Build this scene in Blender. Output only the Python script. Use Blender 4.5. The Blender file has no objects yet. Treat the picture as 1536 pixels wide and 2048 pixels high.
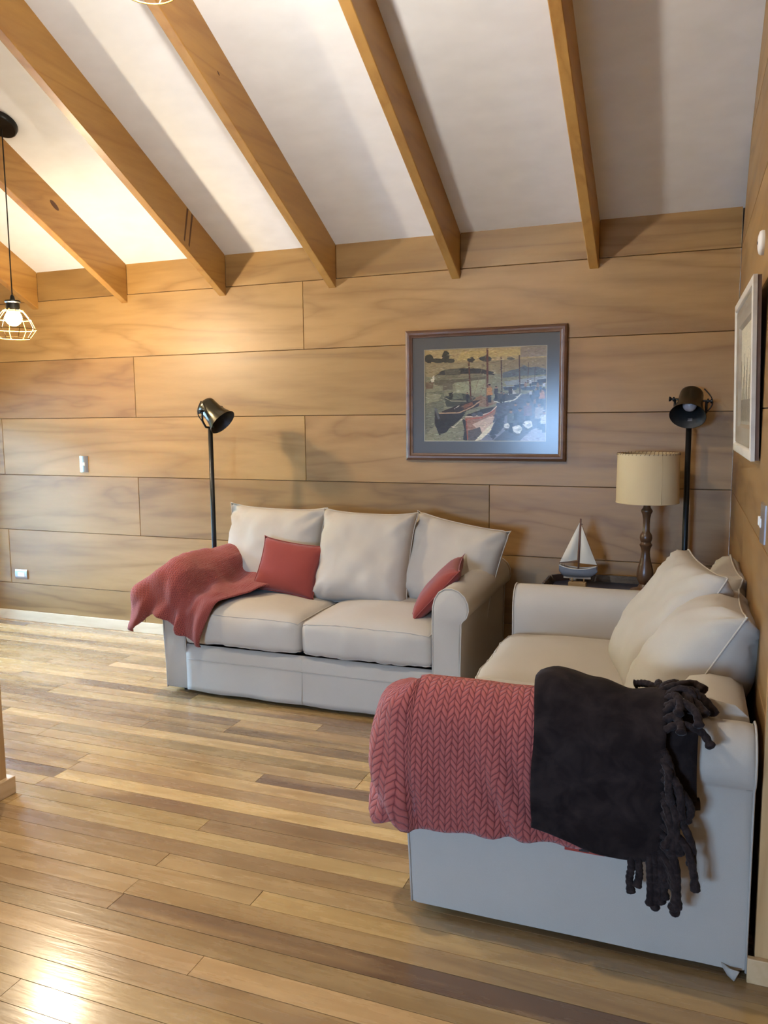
import bpy, bmesh, math, random
import numpy as np
from mathutils import Vector, Matrix, noise

S = bpy.context.scene
COL = S.collection
random.seed(7)
R = math.radians

# ------------------------------------------------------------------ camera
PITCH, YAW, ROLL = R(6.70075), R(20.93476), R(-0.51922)
F_PX = 1598.33
cam_data = bpy.data.cameras.new('camera')
cam = bpy.data.objects.new('camera', cam_data)
COL.objects.link(cam)
cp, sp, cy, sy = math.cos(PITCH), math.sin(PITCH), math.cos(YAW), math.sin(YAW)
fwd = Vector((-sy * cp, cy * cp, -sp)); rgt = Vector((cy, sy, 0)); up = rgt.cross(fwd)
cr, sr = math.cos(ROLL), math.sin(ROLL)
ax, ay = cr * rgt + sr * up, -sr * rgt + cr * up
M = Matrix((ax, ay, -fwd)).transposed().to_4x4()
M.translation = Vector((-0.20911, -4.46826, 1.46438))
cam.matrix_world = M
cam_data.sensor_fit = 'VERTICAL'; cam_data.sensor_height = 36.0
cam_data.lens = 36.0 * F_PX / 2048.0
cam_data.clip_start = 0.05
S.camera = cam

# ------------------------------------------------------------------ world, exposure
W = bpy.data.worlds.new('sky'); S.world = W; W.use_nodes = True
bg = W.node_tree.nodes['Background']
bg.inputs['Color'].default_value = (0.45, 0.76, 1.25, 1)
bg.inputs['Strength'].default_value = 74.0
S.view_settings.view_transform = 'Standard'
S.view_settings.look = 'None'
S.view_settings.gamma = 1.0
S.view_settings.use_curve_mapping = False
S.view_settings.exposure = 0.17
S.cycles.use_denoising = True
S.cycles.max_bounces = 6
S.cycles.diffuse_bounces = 4
S.cycles.glossy_bounces = 3
S.cycles.use_adaptive_sampling = True
S.cycles.adaptive_threshold = 0.12
S.cycles.adaptive_min_samples = 24
S.cycles.sample_clamp_indirect = 6.0

BULB_WATTS = 92.0
BULB_COLOR = (1.0, 0.91, 0.79)

# room numbers (metres): back wall y=0, right wall x=0, floor z=0
XL, YF = -5.25, -7.2
CZ, SL = 2.488, 0.507            # ceiling height at the back wall, slope
YR = -3.6                        # ridge
YE, XR = -2.33, 1.6              # end of the right wall; the room widens to XR nearer the camera
def ceil_z(y):
    return CZ - SL * y if y > YR else CZ - SL * (2 * YR - y)
ROWS = [0.0, 0.277, 0.677, 1.080, 1.4836, 1.886, 2.292]
BEAMX = [-4.484, -3.727, -2.971, -2.211, -1.447, -0.690]

def portal(name, loc, rot, sx, sz):
    d = bpy.data.lights.new(name, 'AREA'); d.shape = 'RECTANGLE'; d.size = sx; d.size_y = sz
    d.cycles.is_portal = True
    o = bpy.data.objects.new(name, d); COL.objects.link(o); o.location = loc; o.rotation_euler = rot
    return o
# glass openings (built further down): rear window, left garden door
WIN = dict(x0=-2.5, x1=-1.25, z0=0.9, z1=1.7)
GDO = dict(y0=-1.7, y1=-0.15, z0=0.02, z1=1.6)
portal('window_portal', ((WIN['x0'] + WIN['x1']) / 2, YF - 0.06, (WIN['z0'] + WIN['z1']) / 2), (R(90), 0, 0), WIN['x1'] - WIN['x0'], WIN['z1'] - WIN['z0'])
portal('garden_portal', (XL - 0.06, (GDO['y0'] + GDO['y1']) / 2, (GDO['z0'] + GDO['z1']) / 2), (R(90), 0, R(-90)), GDO['y1'] - GDO['y0'], GDO['z1'] - GDO['z0'])

# ------------------------------------------------------------------ material helpers
class NT:
    def __init__(s, name):
        s.m = bpy.data.materials.new(name); s.m.use_nodes = True
        s.t = s.m.node_tree; s.b = s.t.nodes['Principled BSDF']; s.out = s.t.nodes['Material Output']
    def n(s, typ, **kw):
        nd = s.t.nodes.new(typ)
        for k, v in kw.items(): setattr(nd, k, v)
        return nd
    def l(s, a, b): s.t.links.new(a, b)
    def math(s, op, a, b=None, c=None):
        nd = s.n('ShaderNodeMath', operation=op)
        for i, v in enumerate((a, b, c)):
            if v is None: continue
            if isinstance(v, (int, float)): nd.inputs[i].default_value = v
            else: s.l(v, nd.inputs[i])
        return nd.outputs[0]
    def mix(s, fac, a, b, mode='MIX'):
        nd = s.n('ShaderNodeMix', data_type='RGBA', blend_type=mode)
        for sock, v in ((nd.inputs[0], fac), (nd.inputs[6], a), (nd.inputs[7], b)):
            if isinstance(v, (int, float)): sock.default_value = v
            elif isinstance(v, tuple): sock.default_value = v if len(v) == 4 else v + (1,)
            else: s.l(v, sock)
        return nd.outputs[2]
    def ramp(s, fac, stops):
        nd = s.n('ShaderNodeValToRGB'); e = nd.color_ramp.elements
        while len(e) < len(stops): e.new(0.5)
        for i, (p, c) in enumerate(stops):
            e[i].position = p; e[i].color = c if len(c) == 4 else tuple(c) + (1,)
        s.l(fac, nd.inputs[0]); return nd.outputs[0]
    def noise(s, vec, scale, detail=3, rough=0.55, dist=0.0):
        nd = s.n('ShaderNodeTexNoise'); nd.inputs['Scale'].default_value = scale
        nd.inputs['Detail'].default_value = detail; nd.inputs['Roughness'].default_value = rough
        nd.inputs['Distortion'].default_value = dist
        if vec is not None: s.l(vec, nd.inputs['Vector'])
        return nd.outputs[0]
    def bump(s, h, strength, dist=0.01):
        nd = s.n('ShaderNodeBump'); nd.inputs['Strength'].default_value = strength; nd.inputs['Distance'].default_value = dist
        s.l(h, nd.inputs['Height']); s.l(nd.outputs[0], s.b.inputs['Normal'])

def g(v): return v
def lin(c): return tuple((x / 255 / 12.92) if x / 255 <= 0.04045 else ((x / 255 + 0.055) / 1.055) ** 2.4 for x in c)

def plain(name, col, rough=0.5, metal=0.0, sheen=0.0, spec=0.5, trans=0.0):
    k = NT(name); b = k.b
    k_noise = k.noise(None, 40.0, 2)
    c = k.mix(k_noise, tuple(x * 0.92 for x in col), tuple(min(1, x * 1.08) for x in col))
    k.l(c, b.inputs['Base Color'])
    b.inputs['Roughness'].default_value = rough; b.inputs['Metallic'].default_value = metal
    b.inputs['Sheen Weight'].default_value = sheen; b.inputs['Specular IOR Level'].default_value = spec
    b.inputs['Transmission Weight'].default_value = trans
    return k.m

def wood(name, light, dark, axis='X', rough=0.5, grain=1.0, fine=1.0, cath=0.6, knots=0.0, tint=True, coat=0.0, valvar=0.22, heart=None, spec=0.5, figure=0.22):
    k = NT(name)
    tc = k.n('ShaderNodeTexCoord'); oi = k.n('ShaderNodeObjectInfo')
    off = k.n('ShaderNodeVectorMath', operation='SCALE'); off.inputs[0].default_value = (37.0, 23.0, 51.0)
    k.l(oi.outputs['Random'], off.inputs['Scale'])
    add = k.n('ShaderNodeVectorMath', operation='ADD'); k.l(tc.outputs['Object'], add.inputs[0]); k.l(off.outputs[0], add.inputs[1])
    sc = {'X': (0.55, 4.0, 4.0), 'Y': (4.0, 0.55, 4.0), 'Z': (4.0, 4.0, 0.55)}[axis]
    def mp(f):
        nd = k.n('ShaderNodeMapping'); nd.inputs['Scale'].default_value = tuple(x * f for x in sc); k.l(add.outputs[0], nd.inputs[0]); return nd.outputs[0]
    big = k.noise(mp(0.55 * grain), 1.0, 4, 0.5, 0.6)
    # cathedral figure: contour bands of a stretched noise field
    bands = k.math('FRACT', k.math('MULTIPLY', big, 9.0 * cath))
    bands = k.math('PINGPONG', bands, 0.5)
    bands = k.math('MULTIPLY', bands, 2.0)
    fib = k.noise(mp(6.0 * fine), 1.0, 4, 0.6, 0.2)
    streak = k.noise(mp(1.7), 1.0, 3, 0.6, 0.3)
    ring = k.math('SUBTRACT', 1.0, k.math('POWER', bands, 2.5))
    f = k.math('ADD', k.math('MULTIPLY', ring, figure), k.math('MULTIPLY', fib, 0.40))
    f = k.math('ADD', f, k.math('MULTIPLY', streak, 0.62 - figure))
    tone = k.noise(mp(0.35), 1.0, 2, 0.5, 0.3)
    f = k.math('ADD', f, k.math('MULTIPLY', k.math('SUBTRACT', tone, 0.5), 0.35))
    c = k.ramp(f, [(0.36, dark), (0.72, light)])
    if heart is not None:
        hz = k.noise(mp(0.9), 1.0, 3, 0.55, 0.9)
        amt = k.math('MULTIPLY', k.ramp(hz, [(0.36, (0, 0, 0)), (0.54, (1, 1, 1))]), oi.outputs['Alpha'])
        c = k.mix(amt, c, heart)
    if knots:
        vo = k.n('ShaderNodeTexVoronoi'); vo.inputs['Scale'].default_value = knots
        nd = k.n('ShaderNodeMapping'); s2 = {'X': (0.5, 1, 1), 'Y': (1, 0.5, 1), 'Z': (1, 1, 0.5)}[axis]; nd.inputs['Scale'].default_value = s2
        k.l(add.outputs[0], nd.inputs[0]); k.l(nd.outputs[0], vo.inputs['Vector'])
        kn = k.ramp(vo.outputs['Distance'], [(0.0, (1, 1, 1)), (0.045, (0.75, 0.75, 0.75)), (0.085, (0, 0, 0))])
        c = k.mix(kn, c, tuple(x * 0.22 for x in dark))
    val = k.math('ADD', k.math('MULTIPLY', oi.outputs['Random'], valvar), 1 - valvar / 2)
    hs = k.n('ShaderNodeHueSaturation'); k.l(val, hs.inputs['Value']); k.l(c, hs.inputs['Color']); c = hs.outputs[0]
    if tint: c = k.mix(1.0, c, oi.outputs['Color'], 'MULTIPLY')
    k.l(c, k.b.inputs['Base Color'])
    k.b.inputs['Specular IOR Level'].default_value = spec
    rr = k.math('ADD', k.math('MULTIPLY', fib, 0.16), rough - 0.08); k.l(rr, k.b.inputs['Roughness'])
    k.b.inputs['Coat Weight'].default_value = coat; k.b.inputs['Coat Roughness'].default_value = 0.13
    if coat:
        wav = k.noise(mp(9.0), 1.0, 3, 0.6, 0.5); k.bump(k.math('ADD', fib, k.math('MULTIPLY', wav, 1.5)), 0.16, 0.002)
        k.l([n_ for n_ in k.t.nodes if n_.type == 'BUMP'][0].outputs[0], k.b.inputs['Coat Normal'])
    else: k.bump(fib, 0.12, 0.002)
    return k.m

def fabric(name, col, scale=900.0, bump=0.25, sheen=0.15, wr=0.0, var=0.06):
    k = NT(name); tc = k.n('ShaderNodeTexCoord')
    nz = k.noise(tc.outputs['Object'], scale, 2, 0.7)
    big = k.noise(tc.outputs['Object'], 9.0, 3, 0.5)
    f = k.math('ADD', k.math('MULTIPLY', nz, 0.6), k.math('MULTIPLY', big, 0.4))
    c = k.mix(f, tuple(x * (1 - 2 * var) for x in col), tuple(min(1, x * (1 + 2 * var)) for x in col))
    k.l(c, k.b.inputs['Base Color']); k.b.inputs['Roughness'].default_value = 0.92
    k.b.inputs['Sheen Weight'].default_value = sheen; k.b.inputs['Specular IOR Level'].default_value = 0.2
    h = k.math('ADD', nz, k.math('MULTIPLY', big, wr)) if wr else nz
    k.bump(h, bump, 0.002 + 0.02 * bool(wr))
    return k.m

def chevron_mat(name, col, dark, p=0.034, h=0.020):
    k = NT(name); uv = k.n('ShaderNodeUVMap'); uv.uv_map = 'UVMap'
    sx = k.n('ShaderNodeSeparateXYZ'); k.l(uv.outputs[0], sx.inputs[0])
    tc = k.n('ShaderNodeTexCoord'); nz = k.noise(tc.outputs['Object'], 22.0, 2)
    u = k.math('ADD', sx.outputs[0], k.math('MULTIPLY', nz, 0.012)); v = sx.outputs[1]
    a = k.math('PINGPONG', u, p / 2)
    t = k.math('DIVIDE', k.math('ADD', v, k.math('MULTIPLY', a, -1.25)), h)
    fr = k.math('FRACT', t)
    bulge = k.math('SQRT', k.math('MULTIPLY', k.math('MULTIPLY', fr, k.math('SUBTRACT', 1.0, fr)), 4.0))
    an = k.math('DIVIDE', a, p / 2)
    col_b = k.math('POWER', k.math('MULTIPLY', k.math('MULTIPLY', an, k.math('SUBTRACT', 1.0, an)), 4.0), 0.35)
    hh = k.math('MULTIPLY', bulge, col_b)
    fz = k.noise(tc.outputs['Object'], 420.0, 2, 0.8)
    hh2 = k.math('ADD', hh, k.math('MULTIPLY', fz, 0.35))
    cc = k.ramp(hh2, [(0.25, dark), (0.95, col)])
    k.l(cc, k.b.inputs['Base Color']); k.b.inputs['Roughness'].default_value = 0.95
    k.b.inputs['Sheen Weight'].default_value = 0.35; k.b.inputs['Sheen Roughness'].default_value = 0.4
    k.b.inputs['Sheen Tint'].default_value = (1.0, 0.75, 0.75, 1); k.b.inputs['Specular IOR Level'].default_value = 0.1
    k.bump(hh2, 0.75, 0.006)
    return k.m

def velvet(name, col, hi, sheen=0.3, scale=14.0):
    k = NT(name); tc = k.n('ShaderNodeTexCoord')
    a = k.noise(tc.outputs['Object'], scale, 3, 0.55, 0.6); b_ = k.noise(tc.outputs['Object'], 500.0, 2, 0.8)
    c = k.mix(k.ramp(a, [(0.4, (0, 0, 0)), (0.66, (1, 1, 1))]), col, hi)
    k.l(c, k.b.inputs['Base Color']); k.b.inputs['Roughness'].default_value = 0.95
    k.b.inputs['Sheen Weight'].default_value = sheen; k.b.inputs['Sheen Roughness'].default_value = 0.35
    k.b.inputs['Specular IOR Level'].default_value = 0.1
    k.bump(b_, 0.4, 0.003)
    return k.m

def glass_thin(name, refl=1.0, rough=0.0, tint=(1, 1, 1)):
    k = NT(name); k.t.nodes.remove(k.b)
    tr = k.n('ShaderNodeBsdfTransparent'); tr.inputs[0].default_value = tint + (1,)
    gl = k.n('ShaderNodeBsdfGlossy'); gl.inputs['Roughness'].default_value = rough
    fr = k.n('ShaderNodeFresnel'); fr.inputs[0].default_value = 1.5
    mx = k.n('ShaderNodeMixShader'); k.l(k.math('MULTIPLY', fr.outputs[0], refl), mx.inputs[0])
    k.l(tr.outputs[0], mx.inputs[1]); k.l(gl.outputs[0], mx.inputs[2]); k.l(mx.outputs[0], k.out.inputs[0])
    return k.m

def emit(name, col, strength):
    k = NT(name); k.b.inputs['Base Color'].default_value = (0.9, 0.9, 0.9, 1)
    k.b.inputs['Emission Color'].default_value = col + (1,); k.b.inputs['Emission Strength'].default_value = strength
    return k.m

def attr_mat(name):
    k = NT(name); a = k.n('ShaderNodeVertexColor'); a.layer_name = 'paint'
    tc = k.n('ShaderNodeTexCoord'); nd = k.n('ShaderNodeMapping'); nd.inputs['Scale'].default_value = (1, 1, 2.2); k.l(tc.outputs['Object'], nd.inputs[0])
    nz = k.noise(nd.outputs[0], 34.0, 4, 0.65, 1.4)
    c = k.mix(0.75, a.outputs[0], k.ramp(nz, [(0.3, (0.62, 0.62, 0.62)), (0.7, (1.25, 1.25, 1.2))]), 'MULTIPLY')
    k.l(c, k.b.inputs['Base Color']); k.b.inputs['Roughness'].default_value = 0.7
    return k.m

MAT = {}
MAT['ply'] = wood('plywood', (0.318, 0.182, 0.060), (0.208, 0.110, 0.031), 'X', 0.47, 1.0, 1.0, 0.9, figure=0.26, spec=0.5)
MAT['ply_y'] = wood('plywood_side', (0.318, 0.182, 0.060), (0.208, 0.110, 0.031), 'Y', 0.47, 1.0, 1.0, 0.9, figure=0.26, spec=0.5)
MAT['pine'] = wood('pine_beam', (0.44, 0.235, 0.058), (0.32, 0.15, 0.033), 'Y', 0.42, 1.4, 1.6, 0.9, knots=1.1)
MAT['pine_x'] = wood('pine_board', (0.72, 0.60, 0.42), (0.60, 0.47, 0.30), 'X', 0.45, 1.6, 1.6, 1.0, knots=1.6)
MAT['pine_y'] = wood('pine_trim', (0.66, 0.45, 0.24), (0.52, 0.33, 0.15), 'Y', 0.45, 1.6, 1.6, 1.0)
MAT['pine_z'] = wood('pine_post', (0.55, 0.34, 0.15), (0.42, 0.24, 0.09), 'Z', 0.45, 1.2, 1.4, 0.9)
MAT['floor'] = wood('floor_plank', (0.50, 0.318, 0.128), (0.31, 0.180, 0.066), 'X', 0.27, 1.5, 1.2, 0.7, heart=(0.135, 0.075, 0.036, 1), coat=0.6, valvar=0.42, figure=0.16)
MAT['dark'] = plain('shadow_gap', (0.05, 0.03, 0.02), 0.9)
MAT['ceil'] = plain('ceiling_paint', (0.81, 0.845, 0.89), 0.9, spec=0.2)
MAT['wallwhite'] = plain('white_plaster', (0.62, 0.52, 0.40), 0.9)
MAT['sofa'] = fabric('linen', (0.455, 0.405, 0.335), 700, 0.25, 0.1, 0.0)
MAT['lining'] = plain('dark_lining', (0.02, 0.02, 0.022), 0.9)
MAT['redp'] = fabric('terracotta_cotton', (0.235, 0.042, 0.030), 900, 0.3, 0.2)
MAT['chev'] = chevron_mat('chevron_knit', (0.40, 0.105, 0.085), (0.16, 0.026, 0.028))
MAT['fleece'] = chevron_mat('ribbed_fleece', (0.33, 0.078, 0.060), (0.15, 0.024, 0.024), 0.018, 0.012)
MAT['brown'] = velvet('brown_plush', (0.012, 0.008, 0.0075), (0.026, 0.018, 0.016), 0.06)
MAT['tassel'] = velvet('brown_fringe', (0.018, 0.012, 0.011), (0.036, 0.025, 0.022), 0.10, 60)
MAT['black'] = plain('black_metal', (0.014, 0.015, 0.015), 0.38, 0.6)
MAT['olive'] = plain('bronze_enamel', (0.045, 0.040, 0.026), 0.30, 0.75)
MAT['olive_in'] = plain('shade_inside', (0.020, 0.022, 0.022), 0.5)
MAT['bulboff'] = plain('frosted_bulb', (0.55, 0.55, 0.58), 0.22)
MAT['bulb'] = emit('lit_bulb', (1.0, 0.86, 0.62), 25.0)
MAT['brass'] = plain('brass_wire', (0.16, 0.10, 0.02), 0.4, 0.4)
MAT['cordm'] = plain('cord_black', (0.012, 0.011, 0.010), 0.7)
MAT['frame'] = wood('walnut_frame', (0.17, 0.085, 0.042), (0.09, 0.042, 0.02), 'X', 0.35, 1, 1, .7)
MAT['mat'] = plain('slate_mat', (0.105, 0.115, 0.125), 0.8)
MAT['bevel'] = plain('cream_bevel', (0.6, 0.55, 0.42), 0.8)
MAT['paint'] = attr_mat('printed_painting')
MAT['pglass'] = glass_thin('picture_glass', 0.55, 0.20)
MAT['wglass'] = glass_thin('window_glass', 1.0, 0.0)
MAT['whitewash'] = wood('whitewashed_frame', (0.62, 0.58, 0.50), (0.48, 0.44, 0.37), 'Y', 0.6, 1, 1, .7)
MAT['linerw'] = wood('weathered_liner', (0.36, 0.30, 0.22), (0.24, 0.19, 0.13), 'Y', 0.7, 1, 1, .7)
MAT['backbrown'] = plain('frame_back', (0.13, 0.075, 0.05), 0.8)
MAT['alu'] = plain('brushed_aluminium', (0.52, 0.53, 0.55), 0.28, 0.9)
MAT['whitepl'] = plain('white_plastic', (0.80, 0.79, 0.75), 0.4)
MAT['shade'] = fabric('parchment_shade', (0.56, 0.43, 0.245), 1400, 0.1, 0.0)
MAT['lampwood'] = wood('turned_walnut', (0.15, 0.078, 0.036), (0.075, 0.036, 0.016), 'Z', 0.33, 1, 1, .8)
MAT['tray'] = wood('dark_tray', (0.030, 0.022, 0.022), (0.014, 0.012, 0.014), 'X', 0.28, 1, 1, .8)
MAT['tray_in'] = plain('board_blue_reflection', (0.025, 0.035, 0.07), 0.3)  # bluish reflection on the tray, put into the base colour
MAT['sail'] = fabric('sail_cloth', (0.62, 0.57, 0.46), 1500, 0.15, 0.0)
MAT['hullw'] = plain('worn_white_hull', (0.50, 0.47, 0.41), 0.6)
MAT['hullb'] = plain('grey_blue_hull', (0.19, 0.19, 0.195), 0.6)
MAT['mast'] = plain('mast_wood', (0.13, 0.06, 0.04), 0.6)
MAT['standw'] = plain('pale_block', (0.50, 0.36, 0.20), 0.6)
MAT['thread'] = plain('lacing_thread', (0.10, 0.055, 0.03), 0.8)
MAT['redhem'] = plain('red_ribbon', (0.33, 0.03, 0.015), 0.4)
MAT['scorch'] = plain('scorched_wood', (0.09, 0.035, 0.012), 0.6)
MAT['deck'] = plain('bounce_ground', (0.62, 0.62, 0.60), 0.9)  # unseen outdoor ground, made pale to bounce daylight through the left door
MAT['hedge_green'] = plain('added_hedge_green', (0.06, 0.10, 0.03), 0.9)

# ------------------------------------------------------------------ mesh helpers
def mesh(name, verts, faces, mat=None, smooth=False, mats=None):
    me = bpy.data.meshes.new(name); me.from_pydata([tuple(v) for v in verts], [], [tuple(f) for f in faces]); me.update()
    if mat: me.materials.append(MAT[mat])
    if smooth: me.polygons.foreach_set('use_smooth', [True] * len(me.polygons))
    return me
def obj(name, me, parent=None, **props):
    o = bpy.data.objects.new(name, me); COL.objects.link(o)
    if parent is not None: o.parent = parent
    for k, v in props.items(): o[k] = v
    return o
def thing(name, label, cat, loc=(0, 0, 0), rot=(0, 0, 0), group=None):
    o = bpy.data.objects.new(name, None); COL.objects.link(o); o.empty_display_size = 0.1
    o.location = loc; o.rotation_euler = rot; o['label'] = label; o['category'] = cat
    if group: o['group'] = group
    return o
class MB:
    """collects shapes into one mesh"""
    def __init__(s): s.v = []; s.f = []
    def add(s, V, F):
        n = len(s.v); s.v += [tuple(v) for v in V]; s.f += [tuple(i + n for i in f) for f in F]; return s
    def box(s, a, b, bev=0.0):
        x0, y0, z0 = [min(p, q) for p, q in zip(a, b)]; x1, y1, z1 = [max(p, q) for p, q in zip(a, b)]
        if not bev:
            V = [(x0, y0, z0), (x1, y0, z0), (x1, y1, z0), (x0, y1, z0), (x0, y0, z1), (x1, y0, z1), (x1, y1, z1), (x0, y1, z1)]
            return s.add(V, [(0, 3, 2, 1), (4, 5, 6, 7), (0, 1, 5, 4), (1, 2, 6, 5), (2, 3, 7, 6), (3, 0, 4, 7)])
        bm = bmesh.new(); vs = [bm.verts.new(p) for p in [(x0, y0, z0), (x1, y0, z0), (x1, y1, z0), (x0, y1, z0), (x0, y0, z1), (x1, y0, z1), (x1, y1, z1), (x0, y1, z1)]]
        for q in [(0, 3, 2, 1), (4, 5, 6, 7), (0, 1, 5, 4), (1, 2, 6, 5), (2, 3, 7, 6), (3, 0, 4, 7)]: bm.faces.new([vs[i] for i in q])
        bmesh.ops.bevel(bm, geom=list(bm.edges), offset=bev, segments=2, affect='EDGES', profile=0.5)
        bm.verts.index_update()
        V = [tuple(v.co) for v in bm.verts]; F = [[v.index for v in f.verts] for f in bm.faces]; bm.free()
        return s.add(V, F)
    def lathe(s, prof, seg=28, M=None, caps=True):
        """prof: list of (r,z)"""
        V = []; F = []
        for r, z in prof:
            for i in range(seg):
                a = 2 * math.pi * i / seg; V.append(Vector((r * math.cos(a), r * math.sin(a), z)))
        for j in range(len(prof) - 1):
            for i in range(seg):
                k = (i + 1) % seg; F.append((j * seg + i, j * seg + k, (j + 1) * seg + k, (j + 1) * seg + i))
        if caps:
            F.append(tuple(reversed(range(seg)))); F.append(tuple((len(prof) - 1) * seg + i for i in range(seg)))
        if M is not None: V = [M @ v for v in V]
        return s.add(V, F)
    def tube(s, pts, r, seg=8, closed=False, rf=None):
        P = [Vector(p) for p in pts]; n = len(P); V = []; F = []
        prev = None
        for i in range(n):
            if closed: t = P[(i + 1) % n] - P[i - 1]
            else: t = P[min(i + 1, n - 1)] - P[max(i - 1, 0)]
            if t.length < 1e-9: t = Vector((0, 0, 1))
            t.normalize()
            if prev is None:
                a = Vector((0, 0, 1)) if abs(t.z) < 0.9 else Vector((1, 0, 0)); u = t.cross(a).normalized()
            else:
                u = prev - t * prev.dot(t)
                u = u.normalized() if u.length > 1e-6 else t.orthogonal().normalized()
            prev = u; w = t.cross(u)
            rr = r if rf is None else r * rf(i / max(1, n - 1))
            for k in range(seg):
                a = 2 * math.pi * k / seg; V.append(P[i] + rr * (math.cos(a) * u + math.sin(a) * w))
        m = n if closed else n - 1
        for i in range(m):
            j = (i + 1) % n
            for k in range(seg):
                l = (k + 1) % seg; F.append((i * seg + k, i * seg + l, j * seg + l, j * seg + k))
        if not closed:
            F.append(tuple(reversed(range(seg)))); F.append(tuple((n - 1) * seg + k for k in range(seg)))
        return s.add(V, F)
    def build(s, name, mat, parent=None, smooth=False, **props):
        return obj(name, mesh(name, s.v, s.f, mat, smooth), parent, **props)
def smooth_auto(o, ang=40):
    me = o.data; me.polygons.foreach_set('use_smooth', [True] * len(me.polygons))
    bm = bmesh.new(); bm.from_mesh(me); bmesh.ops.recalc_face_normals(bm, faces=bm.faces)
    for e in bm.edges:
        if len(e.link_faces) == 2 and e.calc_face_angle(0) > R(ang): e.smooth = False
    bm.to_mesh(me); bm.free(); return o
def box_part(name, a, b, mat, parent=None, bev=0.0, **props):
    return MB().box(a, b, bev).build(name, mat, parent, **props)
def sm(o, ang=40): return smooth_auto(o, ang)

# ------------------------------------------------------------------ floor
floor = box_part('floor', (XL, YF, -0.06), (XR, 0.0, -0.022), 'dark', None, kind='structure', label='floor of glossy honey coloured planks running along the sofa wall')
PW = 0.0815; GAP = 0.0016
def plank_geo(x0, x1, y0, y1, z1=0.0, t=0.02, c=0.0003):
    x0 += GAP / 2; x1 -= GAP / 2; y0 += GAP / 2; y1 -= GAP / 2
    V = [(x0, y0, -t), (x1, y0, -t), (x1, y1, -t), (x0, y1, -t), (x0, y0, z1 - c), (x1, y0, z1 - c), (x1, y1, z1 - c), (x0, y1, z1 - c),
         (x0 + c, y0 + c, z1), (x1 - c, y0 + c, z1), (x1 - c, y1 - c, z1), (x0 + c, y1 - c, z1)]
    F = [(0, 3, 2, 1), (8, 9, 10, 11)]
    for b0, b1 in ((0, 4), (4, 8)):
        for i in range(4):
            j = (i + 1) % 4; F.append((b0 + i, b0 + j, b1 + j, b1 + i))
    return V, F
rng = random.Random(11)
JX = [-1.41 + 0.406 * k for k in range(-12, 4)]
KNOWN = {}   # row index (0 starts at y=-2.824) -> joints seen in the photograph
def row_of(y): return int(round((y + 2.824 - PW / 2) / PW))
for y, x in ((-2.784, -1.41), (-2.61, -1.81), (-2.445, -1.41), (-1.83, -2.652), (-1.565, -3.036), (-1.395, -2.633), (-1.655, -1.41), (-0.60, -3.44), (-0.95, -2.63), (-2.05, -2.65), (-0.76, -3.85), (-1.07, -3.44)):
    KNOWN.setdefault(row_of(y), []).append(x)
HEART = {row_of(-2.61): (-1.81, 1.0), row_of(-1.73): (-3.0, 0.95), row_of(-2.04): (-2.65, 0.8), row_of(-1.40): (-2.63, 0.6), row_of(-1.31): (-3.5, 0.7), row_of(-1.0): (-4.2, 0.7), row_of(-0.62): (-4.2, 0.6), row_of(-2.86): (-1.41, 0.6), row_of(-2.29): (-3, 0.45)}
rest = MB(); nrow0 = int(math.floor((YF + 2.824) / PW))
nrow1 = int(math.ceil(2.824 / PW))
planks = []
for r_ in range(nrow0, nrow1 + 1):
    y0 = -2.824 + r_ * PW; y1 = min(y0 + PW, 0.0)
    y0 = max(y0, YF)
    if y1 - y0 < 0.01: continue
    ks = KNOWN.get(r_)
    cuts = [XL]
    if ks:
        k0 = sorted(ks)
        x = k0[0]
        c2 = [x]; 
        while x - 1.6 > XL: x -= rng.choice([1.218, 1.624, 2.03]); c2.append(x)
        x = k0[-1]
        while x + 1.3 < 0.0: x += rng.choice([1.624, 2.03]); c2.append(x)
        cuts += sorted(v for v in set(c2 + k0) if XL + .2 < v < -0.15)
    else:
        x = rng.choice(JX[1:4]) + (0.406 if r_ % 2 else 0)
        while x < -0.2:
            if x > XL + 0.2: cuts.append(x)
            x += rng.choice([1.624, 2.03, 2.436, 2.842])
    cuts.append(0.1 if y1 > YE else XR)
    for a, b in zip(cuts, cuts[1:]):
        V, F = plank_geo(a, b, y0, y1, rng.uniform(-0.0006, 0.0002))
        if y1 > -3.35 and len(planks) < 296:
            planks.append((y1, a, b, V, F, r_))
        else:
            rest.add(V, F)
for (y1, a, b, V, F, r_) in planks:
    o = obj('plank', mesh('plank', V, F, 'floor'), floor)
    hv = rng.choice([0.0, 0.0, 0.15, 0.3, 0.5, 0.75])
    t = rng.uniform(0.86, 1.10)
    if r_ in HEART and b > HEART[r_][0] + .1 and a > HEART[r_][0] - 1.5: hv = HEART[r_][1]
    o.color = (t, t * rng.uniform(0.96, 1.03), t * rng.uniform(0.90, 1.08), hv)
ro = rest.build('plank', 'floor', floor, kind='stuff'); ro.color = (1, 1, 1, 0.2)

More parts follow.
